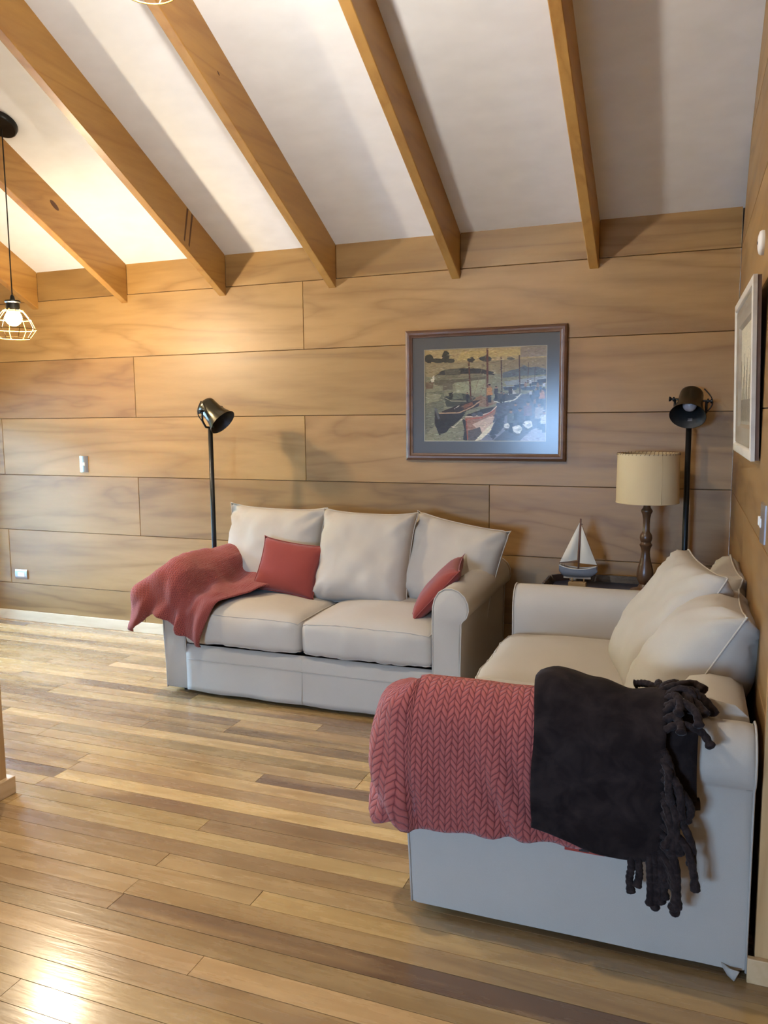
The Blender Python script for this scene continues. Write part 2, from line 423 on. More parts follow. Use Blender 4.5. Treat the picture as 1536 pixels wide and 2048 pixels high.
# ------------------------------------------------------------------ walls
def panel_geo(a, b, axis, t=0.009, c=0.0015, g2=0.0016):
    """a panel proud of the wall: a,b = (along0,z0),(along1,z1)"""
    (s0, z0), (s1, z1) = a, b
    s0 += g2; s1 -= g2; z0 += g2; z1 -= g2
    out = []
    for d, i in ((0.0, 0), (t - c, 0), (t, c)):
        for s_, z_ in ((s0 + i, z0 + i), (s1 - i, z0 + i), (s1 - i, z1 - i), (s0 + i, z1 - i)):
            out.append((s_, -d, z_) if axis == 'X' else (-d, s_, z_))
    F = []
    for k in (0, 4):
        for i in range(4):
            j = (i + 1) % 4; F.append((k + i, k + j, k + 4 + j, k + 4 + i))
    F.append((8, 9, 10, 11))
    if axis == 'Y': F = [tuple(reversed(f)) for f in F]
    return out, F
wall_back = box_part('wall_back', (XL - 0.1, 0.009, -0.05), (0.12, 0.13, 2.8), 'dark', None, kind='structure', label='long wall of horizontal plywood panels behind the three cushion sofa')
RJ = [[-3.70, -1.27], [-4.886, -2.437], [-3.705, -1.272], [-4.884, -2.436], [-3.70, -1.271], [-4.87, -2.433]]
prng = random.Random(3)
for i in range(6):
    xs = [XL] + RJ[i] + [0.0]
    for a, b in zip(xs, xs[1:]):
        V, F = panel_geo((a, ROWS[i]), (b, ROWS[i + 1]), 'X')
        V = [(x, y + 0.009, z) for x, y, z in V]
        o = obj('panel', mesh('panel', V, F, 'ply'), wall_back); t = prng.uniform(0.94, 1.05)
        o.color = (t, t * prng.uniform(.97, 1.02), t * prng.uniform(.95, 1.05), 1)
xs = [XL] + [b for b in BEAMX] + [0.0]
for a, b in zip(xs, xs[1:]):
    e = b - 0.05 if b < -0.01 else b
    V, F = panel_geo((a - 0.0, ROWS[6]), (e, CZ + 0.005), 'X'); V = [(x, y + 0.009, z) for x, y, z in V]
    o = obj('panel', mesh('panel', V, F, 'ply'), wall_back); t = prng.uniform(1.0, 1.12); o.color = (t, t, t * .94, 1)

wall_right = MB()
yy = [0.0, YR, YF]
zE = CZ - SL * (YE + .02)
wall_right.add([(0.009, 0, -0.05), (0.009, YE + .02, -0.05), (0.009, YE + .02, zE), (0.009, 0, CZ), (0.13, 0, -0.05), (0.13, YE + .02, -0.05), (0.13, YE + .02, zE), (0.13, 0, CZ)],
               [(3, 2, 1, 0), (4, 5, 6, 7), (0, 1, 5, 4), (1, 2, 6, 5), (2, 3, 7, 6), (3, 0, 4, 7)])
wall_right = wall_right.build('wall_right', 'dark', None, kind='structure', label='plywood panelled wall on the right behind the two seat sofa')
RR = ROWS + [2.698, 3.104, 3.51, 3.916, 4.32]
def yclip(z):      # gable: largest |y| range where ceiling is above z
    return 0.0 if z <= CZ else -(z - CZ) / SL
for i in range(len(RR) - 1):
    z0, z1 = RR[i], RR[i + 1]
    ya0, ya1 = yclip(z0), yclip(z1)
    joints = [-1.03 - (1.22 if i % 2 else 0.0) - 2.44 * k for k in range(3)]
    lo = YE + .02
    ys = [0.0] + [j for j in joints if j > lo + 0.1 and j < min(ya1, 0) - .2] + [lo]
    for a, b in zip(ys, ys[1:]):      # a nearer the corner (larger y)
        if z0 >= CZ - 0.2 or z1 > CZ:
            ta0, ta1 = (min(a, ya0), min(a, ya1)) if a == 0.0 else (a, a)
            if ya0 < b + .05: continue
            P = [(b, z0), (ta0, z0), (max(ta1, b + .02), z1), (b, z1)] if z1 <= CZ - SL * b else [(b, z0), (ta0, z0), (b, CZ - SL * b)]
            n = len(P); V = [(0.009, p_, q_) for p_, q_ in P] + [(0.0, p_, q_ - (0.003 if q_ == z1 else -0.003 if q_ == z0 else 0)) for p_, q_ in P]
            F = [tuple(range(n, 2 * n))[::-1]] + [(i_, (i_ + 1) % n, n + (i_ + 1) % n, n + i_) for i_ in range(n)]
        else:
            V, F = panel_geo((b, z0), (a, z1), 'Y'); V = [(x + 0.009, y, z) for x, y, z in V]
        o = obj('panel', mesh('panel', V, F, 'ply_y'), wall_right); t = prng.uniform(0.90, 1.0); o.color = (t, t * .95, t * .92, 1)

# wide pine jamb and its base block nearest the camera on the right wall
jamb = MB(); jamb.add([(-0.008, YE, 0), (XR, YE, 0), (XR, YE, CZ - SL * YE), (-0.008, YE, CZ - SL * YE), (-0.008, YE + .02, 0), (XR, YE + .02, 0), (XR, YE + .02, zE), (-0.008, YE + .02, zE)],
         [(0, 1, 2, 3), (7, 6, 5, 4), (0, 4, 5, 1), (1, 5, 6, 2), (2, 6, 7, 3), (3, 7, 4, 0)])
jamb.build('trim_1', 'pine_z', None, kind='structure', label='pale pine boarding that ends the right wall beside the near sofa arm')
base_r = MB().box((-0.026, YE - .016, 0.0), (XR, YE, 0.068), 0.002).build('baseboard_right', 'pine_y', None, kind='structure', label='short pine baseboard at the foot of the right wall end')
wr2 = MB(); wr2.add([(XR, YE + .02, -.05), (XR, YF, -.05), (XR, YF, CZ), (XR, YR, ceil_z(YR)), (XR, YE + .02, zE), (XR + .12, YE + .02, -.05), (XR + .12, YF, -.05), (XR + .12, YF, CZ), (XR + .12, YR, ceil_z(YR)), (XR + .12, YE + .02, zE)],
        [(4, 3, 2, 1, 0), (5, 6, 7, 8, 9), (0, 1, 6, 5), (1, 2, 7, 6), (2, 3, 8, 7), (3, 4, 9, 8), (4, 0, 5, 9)])
wr2.build('wall_side', 'wallwhite', None, kind='structure', label='side wall to the right of the camera')
base_b = MB().box((XL, -0.016, 0.0), (-0.0, 0.0, 0.072), 0.002).build('baseboard_back', 'pine_x', None, kind='structure', label='pale knotty pine baseboard along the panelled back wall')

# left wall with a glass garden door, rear wall with window and sliding door (outside the frame)
def wall_with_holes(name, axis, pos, lo, hi, holes, mat, label, gable=False):
    m = MB(); t = 0.12 * (-1)
    cuts = sorted({lo, hi} | {h[0] for h in holes} | {h[1] for h in holes})
    def bx(s0, s1, z0, z1):
        if z1 - z0 < 1e-4: return
        if axis == 'X': m.box((s0, pos, z0), (s1, pos + t, z1))
        else: m.box((pos, s0, z0), (pos + t, s1, z1))
    for s0, s1 in zip(cuts, cuts[1:]):
        h = [q for q in holes if q[0] <= s0 + 1e-6 and q[1] >= s1 - 1e-6]
        if h: bx(s0, s1, -0.05, h[0][2]); bx(s0, s1, h[0][3], CZ)
        else: bx(s0, s1, -0.05, CZ)
    if gable:
        m.add([(pos, 0, CZ), (pos, YF, CZ), (pos, YR, ceil_z(YR)), (pos + t, 0, CZ), (pos + t, YF, CZ), (pos + t, YR, ceil_z(YR))], [(0, 1, 2), (5, 4, 3), (0, 2, 5, 3), (2, 1, 4, 5), (1, 0, 3, 4)])
    return m.build(name, mat, None, kind='structure', label=label)
wall_left = wall_with_holes('wall_left', 'Y', XL, YF, 0.0, [(GDO['y0'], GDO['y1'], GDO['z0'], GDO['z1'])], 'wallwhite', 'left wall with the glazed garden door', True)
wall_front = wall_with_holes('wall_front', 'X', YF, XL - .12, XR + .12, [(WIN['x0'], WIN['x1'], WIN['z0'], WIN['z1'])], 'wallwhite', 'wall behind the camera with a window')
def glazing(name, axis, pos, s0, s1, z0, z1, nm, label):
    w = 0.06; m = MB()
    def q(a, b, c, d): m.box((a, pos - .02, c), (b, pos - .08, d)) if axis == 'X' else m.box((pos - .02, a, c), (pos - .08, b, d))
    q(s0, s1, z0, z0 + w); q(s0, s1, z1 - w, z1); q(s0, s0 + w, z0 + w, z1 - w); q(s1 - w, s1, z0 + w, z1 - w)
    for k in range(1, nm):
        c = s0 + (s1 - s0) * k / nm; q(c - w / 2, c + w / 2, z0 + w, z1 - w)
    o = m.build(name, 'pine_z', None, kind='structure', label=label)
    for k in range(nm):
        a = s0 + (s1 - s0) * k / nm + w / 2; b = s0 + (s1 - s0) * (k + 1) / nm - w / 2
        p = MB()
        if axis == 'X': p.box((a, pos - .047, z0 + w * .9), (b, pos - .053, z1 - w * .9))
        else: p.box((pos - .047, a, z0 + w * .9), (pos - .053, b, z1 - w * .9))
        p.build('pane', 'wglass', o)
    return o
glazing('window_1', 'X', YF, WIN['x0'], WIN['x1'], WIN['z0'], WIN['z1'], 2, 'two light wooden window behind the camera')
glazing('door_1', 'Y', XL, GDO['y0'], GDO['y1'], GDO['z0'], GDO['z1'], 2, 'glazed garden door in the left wall')
hedge = MB(); hv_ = []; hf_ = []
for i in range(41):
    y = -38 + 1.5 * i
    for j, (dx, z) in enumerate(((1.1, -0.14), (1.25, 1.2), (1.1, 2.8), (0.6, 4.2), (0.0, 4.6), (-0.6, 4.2), (-1.1, -0.14))):
        w_ = noise.noise(Vector((y * .9, z * 1.3, j * .7))) * 0.35; hv_.append((-20.0 + dx + w_, y, z + w_ * .6 * (z > 0)))
for i in range(40):
    for j in range(6): a = i * 7 + j; hf_.append((a, a + 1, a + 8, a + 7))
hedge.add(hv_, hf_); hedge.build('added_hedge', 'hedge_green', None, True, label='tall green hedge added out of view beyond the glazed door to block low sky light', category='hedge')  # added out of view to cut the low sky light through the door
ground = MB().box((-40, -45, -0.3), (20, 26, -0.12)).build('ground', 'deck', None, kind='structure', label='unseen ground outside the house, made pale to bounce daylight in')

# partition wall at the left edge
part = MB().box((-2.82, -4.7, 0.0), (-2.685, -2.19, 2.25), 0.003).build('wall_partition', 'pine_z', None, kind='structure', label='end of a wooden partition wall at the left edge of the photo')
box_part('baseboard_partition', (-2.841, -4.7, 0.0), (-2.664, -2.167, 0.07), 'pine_y', None, 0.003, kind='structure', label='pine base moulding round the end of the partition')

# ------------------------------------------------------------------ ceiling and beams
zr = ceil_z(YR)
cm = MB()
for (ya, yb) in ((0.12, YR), (YR, YF - 0.12)):
    za = CZ - SL * ya if yb == YR else zr; zb = zr if yb == YR else CZ - SL * 0.12
    cm.add([(XL - .12, ya, za), (XR + .13, ya, za), (XR + .13, yb, zb), (XL - .12, yb, zb), (XL - .12, ya, za + .1), (XR + .13, ya, za + .1), (XR + .13, yb, zb + .1), (XL - .12, yb, zb + .1)],
           [(0, 1, 2, 3), (7, 6, 5, 4), (0, 4, 5, 1), (1, 5, 6, 2), (2, 6, 7, 3), (3, 7, 4, 0)])
ceiling = cm.build('ceiling', 'ceil', None, kind='structure', label='white painted ceiling sloping up from the panelled wall')
BL = ['leftmost visible roof beam, ending above the lit bulb of the hanging cage lamp',
      'knotty pine roof beam, second from left, with a large dark knot',
      'pine roof beam with two dark scorch stripes near its wall end',
      'golden pine roof beam, third from the right wall, with small nail holes',
      'pine roof beam second from the right wall, above the framed harbour print',
      'pine roof beam nearest the right wall, with a knot halfway along its underside']
BH, BW = 0.2484, 0.05
def beam(x, label):
    pts = []; m = MB(); n = 14
    y1 = YR + 0.0
    for k in range(n + 1):
        y = 0.0 + (y1 - 0.0) * k / n; z = CZ - SL * y
        c = 0.003
        pts.append([(x - BW, y, z), (x - BW, y, z - BH + c), (x - BW + c, y, z - BH), (x - c, y, z - BH), (x, y, z - BH + c), (x, y, z)])
    V = [p for r_ in pts for p in r_]; F = []
    for k in range(n):
        for i in range(6):
            j = (i + 1) % 6; F.append((k * 6 + i, k * 6 + j, (k + 1) * 6 + j, (k + 1) * 6 + i))
    F.append((0, 1, 2, 3, 4, 5)); F.append(tuple(reversed(range(n * 6, n * 6 + 6))))
    m.add(V, F)
    o = m.build('roof_beam', 'pine', None, label=label, category='beam', group='sloping roof beams')
    return sm(o, 30)
beams = []
for i, x in enumerate(BEAMX):
    b = beam(x, BL[i]); t = prng.uniform(0.92, 1.06); b.color = (t, t, t, 1); beams.append(b)
# scorch stripes on the fourth beam, big knot on the third
for dy in (0.0, 0.045):
    x = BEAMX[2] + 0.0006; y0 = -0.345 - dy
    z = CZ - SL * y0
    obj('scorch_mark', mesh('scorch_mark', [(x, y0 - .004, z - .004), (x, y0 + .012, z - .010), (x, y0 - .035, z - .20), (x, y0 - .045, z - .19), (x - .002, y0 - .004, z - .004), (x - .002, y0 + .012, z - .010), (x - .002, y0 - .035, z - .20), (x - .002, y0 - .045, z - .19)], [(0, 3, 2, 1), (4, 5, 6, 7), (0, 1, 5, 4), (1, 2, 6, 5), (2, 3, 7, 6), (3, 0, 4, 7)], 'scorch'), beams[2])
def knot(bx, y, dz, a, b, parent):
    z = CZ - SL * y - dz; V = []; F = []; n = 14; x = bx + 0.0007
    for s_ in (1.0, 0.55):
        for i in range(n):
            t = 2 * math.pi * i / n; V.append((x + (0 if s_ == 1 else .0004), y + a * s_ * math.cos(t), z + b * s_ * math.sin(t) - SL * a * s_ * math.cos(t)))
    V.append((x + .0004, y, z))
    for i in range(n):
        j = (i + 1) % n; F += [(i, j, n + j, n + i), (n + i, n + j, 2 * n)]
    obj('knot', mesh('knot', V, F, 'scorch'), parent)
knot(BEAMX[1], -0.62, 0.085, 0.035, 0.018, beams[1])
knot(BEAMX[3], -1.235, 0.13, 0.010, 0.006, beams[3])

# ------------------------------------------------------------------ pendant lamps
def pendant(x, y, label, cord=0.89, watts=BULB_WATTS, col=BULB_COLOR):
    zc = ceil_z(y); t = thing('pendant_lamp', label, 'pendant lamp', (x, y, zc), group='hanging cage lamps')
    tilt = Matrix.Rotation(math.atan(-SL), 4, 'X')
    m = MB().lathe([(0.0, 0.0), (0.083, 0.0), (0.085, -0.006), (0.083, -0.026), (0.078, -0.031), (0.0, -0.032)][::-1], 32, tilt, False)
    sm(m.build('canopy', 'black', t))
    D = -cord                                    # socket top below the canopy
    MB().tube([(0, 0, -0.02), (0.001, 0, D / 2), (0, 0, D)], 0.0032, 8).build('cord', 'cordm', t, True)
    m = MB().lathe([(0.004, D + .006), (0.010, D - .002), (0.014, D - .022), (0.040, D - .026), (0.041, D - .034), (0.035, D - .04), (0.036, D - .085), (0.030, D - .09)][::-1], 28)
    sm(m.build('socket', 'black', t), 35)
    rings = [(0.050, D - .078), (0.088, D - .125), (0.113, D - .178), (0.078, D - .226)]
    c = MB()
    for r_, z in rings: c.tube([(r_ * math.cos(a), r_ * math.sin(a), z) for a in [2 * math.pi * i / 32 for i in range(32)]], 0.0022, 6, True)
    for k in range(8):
        a = 2 * math.pi * (k + .3) / 8; c.tube([(r_ * math.cos(a), r_ * math.sin(a), z) for r_, z in [(0.036, D - .07)] + rings], 0.0020, 6)
    sm(c.build('cage', 'brass', t))
    zb = D - .118; prof = []
    for i in range(15):
        a = -math.pi / 2 + math.pi * 0.86 * i / 14; prof.append((max(.0008, 0.042 * math.cos(a)), zb + 0.042 * math.sin(a)))
    prof += [(0.016, zb + .05), (0.014, zb + .062)]
    sm(MB().lathe(prof, 24).build('bulb', 'bulb', t))
    ld = bpy.data.lights.new('bulb_light', 'POINT'); ld.energy = watts; ld.color = col; ld.shadow_soft_size = 0.0445; ld.use_soft_falloff = False
    lo = bpy.data.objects.new('bulb_light', ld); COL.objects.link(lo); lo.parent = t; lo.location = (0, 0, zb)
    return t
pendant(-3.643, -1.062, 'black cord pendant lamp with lit bulb in a wire cage at the left edge', 0.89, BULB_WATTS * 1.12, (1.0, 0.80, 0.54))
pendant(-1.665, -2.47, 'pendant lamp with only the bottom ring of its wire cage showing at the top edge', 0.857)

# ------------------------------------------------------------------ floor lamps
def frame_from(zdir, xhint):
    z = Vector(zdir).normalized(); x = Vector(xhint); x = (x - z * x.dot(z)).normalized(); y = z.cross(x)
    m = Matrix((x, y, z)).transposed().to_4x4(); return m
def floor_lamp(x, y, piv, axis, side, label):
    """piv: pivot of the head relative to the foot; axis: direction the mouth faces; side: pivot axis"""
    t = thing('floor_lamp', label, 'floor lamp', (x, y, 0.0), group='black metal floor lamps')
    sm(MB().lathe([(0.0, 0.0), (0.125, 0.0), (0.13, 0.006), (0.128, 0.018), (0.03, 0.026), (0.018, 0.05), (0.0, 0.05)], 36, None, False).build('base', 'black', t), 35)
    P = Vector(piv); top = P - Vector((0, 0, 0.105)) ; 
    MB().tube([(0, 0, 0.03), (0, 0, 0.7), (0, 0, top.z)], 0.0142, 14).build('pole', 'black', t, True)
    s_ = Vector(side); s_ -= Vector(axis) * s_.dot(Vector(axis)); s_.normalize()
    # yoke: a strip of metal from the pole top up both sides of the shade
    y_ = MB(); w = 0.074
    pts = [P + s_ * w, P + s_ * w - Vector((0, 0, .055)), P + s_ * (w * .62) - Vector((0, 0, .095)), Vector((0, 0, top.z)), P - s_ * (w * .62) - Vector((0, 0, .095)), P - s_ * w - Vector((0, 0, .055)), P - s_ * w]
    y_.tube(pts, 0.0065, 8); yk = y_.build('yoke', 'black', t, True)
    for q in (1, -1):
        k = MB(); mm = frame_from(s_ * q, (0.1, 0.2, 1)); mm.translation = P + s_ * q * 0.058
        k.lathe([(0.005, 0.0), (0.005, 0.018), (0.012, 0.019), (0.012, 0.026), (0.006, 0.027), (0.006, .034), (0.011, .036), (0.013, .044)], 14, mm); sm(k.build('knob', 'black', t), 30)
    H = frame_from(axis, s_); H.translation = P
    # bell shade: outer skin and inner skin
    outp = [(0.0, -0.060), (0.030, -0.0595), (0.046, -0.054), (0.055, -0.044), (0.0575, -0.030), (0.0585, 0.020), (0.064, 0.050), (0.073, 0.080), (0.087, 0.112)]
    inp = [(0.085, 0.112), (0.071, 0.080), (0.062, 0.050), (0.0565, 0.020), (0.0555, -0.030), (0.050, -0.046), (0.0, -0.052)]
    so = MB().lathe(outp + inp[:1], 40, H, False).build('shade', 'olive', t); sm(so, 50)
    si = MB().lathe(inp, 40, H, False).build('shade_lining', 'olive_in', so); sm(si, 50)
    b = MB(); pr = [(0.018, -0.050), (0.018, -0.005), (0.022, 0.005)]
    for i in range(12):
        a = -0.9 + (math.pi / 2 + 0.9) * i / 11; pr.append((max(.0006, 0.034 * math.cos(a)), 0.034 + 0.034 * math.sin(a)))
    sm(b.lathe(pr, 24, H).build('bulb', 'bulboff', t), 60)
    st = MB(); a = H @ Vector((0, 0, 0))
    # small silver maker's plate inside the mouth, at its lowest side
    dn = Vector((0, 0, -1)); v = H.to_3x3().inverted() @ dn; an = math.atan2(v.y, v.x)
    L = []
    for da, zz in ((-.16, .062), (.16, .062), (.16, .078), (-.16, .078)):
        r_ = 0.0655 + (zz - .062) * .32
        L.append(H @ Vector((r_ * math.cos(an + da) * .985, r_ * math.sin(an + da) * .985, zz)))
    cen = H @ Vector((0, 0, .07)); L2 = [p + (p - cen).normalized() * .002 for p in L]
    obj('rating_plate', mesh('rating_plate', L + L2, [(0, 1, 2, 3), (7, 6, 5, 4), (0, 4, 5, 1), (1, 5, 6, 2), (2, 6, 7, 3), (3, 7, 4, 0)], 'alu'), so)
    c = []
    for i in range(11):
        u = i / 10; a = math.pi * u
        c.append(P + s_ * (0.06 + 0.042 * math.sin(a)) + Vector((0, 0, 0.045 - 0.115 * u)) - Vector(axis) * 0.02 * (1 - u))
    MB().tube(c, 0.0032, 6).build('cable', 'cordm', t, True)
    return t
axL = (Vector((0.838, 0.545, 0)) * 0.61 + Vector((0, 0, -0.66)) + Vector((0.545, -0.838, 0)) * 0.44).normalized()
floor_lamp(-2.885, -0.36, (0.012, -0.01, 1.522), axL, Vector((-0.36, -0.83, 0.10)), 'black floor lamp with bell head behind the sofa arm under the red throw')
axR = (Vector((0, 0, -0.70)) + Vector((0, -1, 0)) * 0.69 + Vector((-0.10, 0, 0))).normalized()
floor_lamp(-0.217, -0.13, (0.004, -0.02, 1.540), axR, Vector((1, 0, 0)), 'black floor lamp in the corner, its open bell head facing the camera')

# ------------------------------------------------------------------ sofas
def pillow_mesh(w, h, t, n=22, pinch=0.05, edge=0.006, seed=0, wr=0.006, sag=0.0, power=0.5, ears=0.0, rnd=0.0):
    """soft knife-edge cushion in the local XZ plane (thickness along Y), centre at origin; returns verts, faces, rim loop"""
    V = []; idx = {}; rim = []
    def pos(u, v):
        x = w / 2 * u * (1 - pinch * (1 - v * v) * abs(u)); z = h / 2 * v * (1 - pinch * (1 - u * u) * abs(v))
        e = (abs(u) * abs(v)) ** 14 * ears - (abs(u) * abs(v)) ** 5 * rnd
        x += math.copysign(e, u); z += math.copysign(e, v)
        return x, z
    for s_ in (-1, 1):
        for i in range(n + 1):
            for j in range(n + 1):
                u = -math.cos(math.pi * i / n) * .35 + (2 * i / n - 1) * .65; v = -math.cos(math.pi * j / n) * .35 + (2 * j / n - 1) * .65
                on = i in (0, n) or j in (0, n)
                if s_ == 1 and on: continue
                x, z = pos(u, v)
                th = t / 2 * max(0.0, (1 - abs(u) ** 3.2) * (1 - abs(v) ** 3.2)) ** power
                th *= 1 + sag * (-v) * 0.35
                nz = noise.noise(Vector((x * 6 + seed * 3.1, z * 6, seed * 1.7 + s_))) * wr * 1.2 + noise.noise(Vector((x * 17 + seed, z * 15, s_ * 3.0))) * wr * 0.5
                # folds pulled from the corners
                cr_ = (abs(u) * abs(v)) ** 2; nz += math.sin((abs(u) - abs(v)) * 16 + seed) * wr * cr_ * 1.6
                k = min(1.0, th / (t * .15 + 1e-6))
                V.append((x, s_ * th + nz * k, z)); idx[(s_, i, j)] = len(V) - 1
    for i in range(n + 1):
        for j in range(n + 1):
            if i in (0, n) or j in (0, n): idx[(1, i, j)] = idx[(-1, i, j)]
    F = []
    for i in range(n):
        for j in range(n):
            q = [(i, j), (i + 1, j), (i + 1, j + 1), (i, j + 1)]
            F.append(tuple(idx[(-1,) + p] for p in q)); F.append(tuple(idx[(1,) + p] for p in reversed(q)))
    loop = [(i, 0) for i in range(n)] + [(n, j) for j in range(n)] + [(n - i, n) for i in range(n)] + [(0, n - j) for j in range(n)]
    rim = [V[idx[(-1,) + p]] for p in loop]
    return V, F, rim
def place(name, V, F, rim, M, mat, parent, pr=0.0032, piping=True, **props):
    Vw = [M @ Vector(v) for v in V]
    o = obj(name, mesh(name, Vw, F, mat, True), parent, **props)
    if piping:
        MB().tube([M @ Vector(p) for p in rim], pr, 6, True).build('piping', mat, o, True)
    return o
def box_cushion(x0, x1, y0, y1, z0, z1, r=0.045, crown=0.035, seed=0, n=20, wr=0.010):
    """boxed cushion: rounded block, domed top, wrinkled front; returns verts, faces, top seam, bottom seam"""
    c = Vector(((x0 + x1) / 2, (y0 + y1) / 2, (z0 + z1) / 2)); hx, hy, hz = (x1 - x0) / 2, (y1 - y0) / 2, (z1 - z0) / 2
    bm = bmesh.new(); bmesh.ops.create_cube(bm, size=2.0)
    bmesh.ops.subdivide_edges(bm, edges=list(bm.edges), cuts=n, use_grid_fill=True)
    def warp(p):
        q = Vector((p.x * hx, p.y * hy, p.z * hz))
        inner = Vector((max(-hx + r, min(hx - r, q.x)), max(-hy + r, min(hy - r, q.y)), max(-hz + r, min(hz - r, q.z))))
        d = q - inner
        if d.length > 1e-9: q = inner + d.normalized() * r if (abs(p.x) > .999) + (abs(p.y) > .999) + (abs(p.z) > .999) >= 1 else q
        u, v = q.x / hx, q.y / hy
        f = max(0, (1 - u * u)) ** .7 * max(0, (1 - v ** 4)) ** .6
        if p.z > 0: q.z += crown * f * (0.4 + .6 * max(0, p.z))
        # belly of the front and sides
        q.y += math.copysign(0.016 * max(0, 1 - u * u) * max(0, 1 - p.z * p.z), q.y) * (abs(p.y) > .98)
        w_ = noise.noise(Vector((q.x * 5 + seed * 7, q.y * 5, q.z * 5))) * wr
        if p.y < -.9: w_ += noise.noise(Vector((q.x * 26 + seed, q.z * 7, seed))) * wr * .75
        dirn = d.normalized() if d.length > 1e-9 else Vector((0, 0, 1))
        return c + q + dirn * w_
    for v in bm.verts: v.co = warp(v.co.copy())
    bm.verts.index_update(); V = [tuple(v.co) for v in bm.verts]; F = [[v.index for v in f.verts] for f in bm.faces]; bm.free()
    seams = []
    for zz in (1, -1):
        L = []; k = 24
        for i in range(k): L.append(Vector((-1 + 2 * i / k, -1, zz)))
        for i in range(k): L.append(Vector((1, -1 + 2 * i / k, zz)))
        for i in range(k): L.append(Vector((1 - 2 * i / k, 1, zz)))
        for i in range(k): L.append(Vector((-1, 1 - 2 * i / k, zz)))
        seams.append([warp(p) for p in L])
    return V, F, seams[0], seams[1]
ARM = [(0.0, 0.022), (0.0, 0.30), (0.0, 0.54), (0.002, 0.585), (0.012, 0.625), (0.032, 0.657), (0.060, 0.674), (0.095, 0.676), (0.128, 0.665), (0.155, 0.641), (0.171, 0.608), (0.174, 0.574), (0.164, 0.543), (0.147, 0.527), (0.139, 0.515), (0.137, 0.44), (0.134, 0.30), (0.131, 0.15), (0.134, 0.022)]
def sofa_arm(side, parent, seed):
    """side=+1 right arm (rolls outward to +x)"""
    ys = [-0.942, -0.936, -0.92, -0.80, -0.66, -0.52, -0.38, -0.24, -0.12, -0.03, -0.012, -0.004]; ins = [0.012, 0.004, 0, 0, 0, 0, 0, 0, 0, 0, 0.006, 0.016]
    cx = 0.07; V = []; F = []; n = len(ARM)
    cen = (0.075, 0.45)
    for y, i_ in zip(ys, ins):
        for (x, z) in ARM:
            d = Vector((x - cen[0], z - cen[1])); d = d.normalized() if d.length else d
            xx, zz = x - d.x * i_, max(0.022, z - d.y * i_)
            w_ = noise.noise(Vector((x * 6 + seed, y * 5, z * 6))) * 0.005 if i_ == 0 else 0
            w2 = noise.noise(Vector((x * 9 + seed * 2, y * 3, z * 14))) * 0.0035
            V.append((side * (0.69 + xx + (w_ if x > .1 else 0)), y + w2 * (i_ > 0) + (0.016 * max(0, 1 - z / 0.32) * (y < -.9)), zz + (w_ if z > .6 else 0)))
    for k in range(len(ys) - 1):
        for i in range(n):
            j = (i + 1) % n; q = (k * n + i, k * n + j, (k + 1) * n + j, (k + 1) * n + i); F.append(q)
    F.append(tuple(range(n))); F.append(tuple(reversed(range((len(ys) - 1) * n, len(ys) * n))))
    o = obj('armrest', mesh('armrest', V, F, 'sofa'), parent); sm(o, 50)
    pip = MB()
    L = [(side * (0.69 + x), -0.938 + 0.016 * max(0, 1 - z / 0.32), z) for x, z in ARM]; pip.tube(L, 0.0035, 6)
    L = [(side * (0.69 + x), -0.006, z) for x, z in ARM]; pip.tube(L, 0.003, 6)
    pip.tube([(side * (0.69 + 0.1435), y, 0.524) for y in (-0.935, -0.6, -0.3, -0.01)], 0.0022, 6)
    pip.build('piping', 'sofa', o, True)
    return o
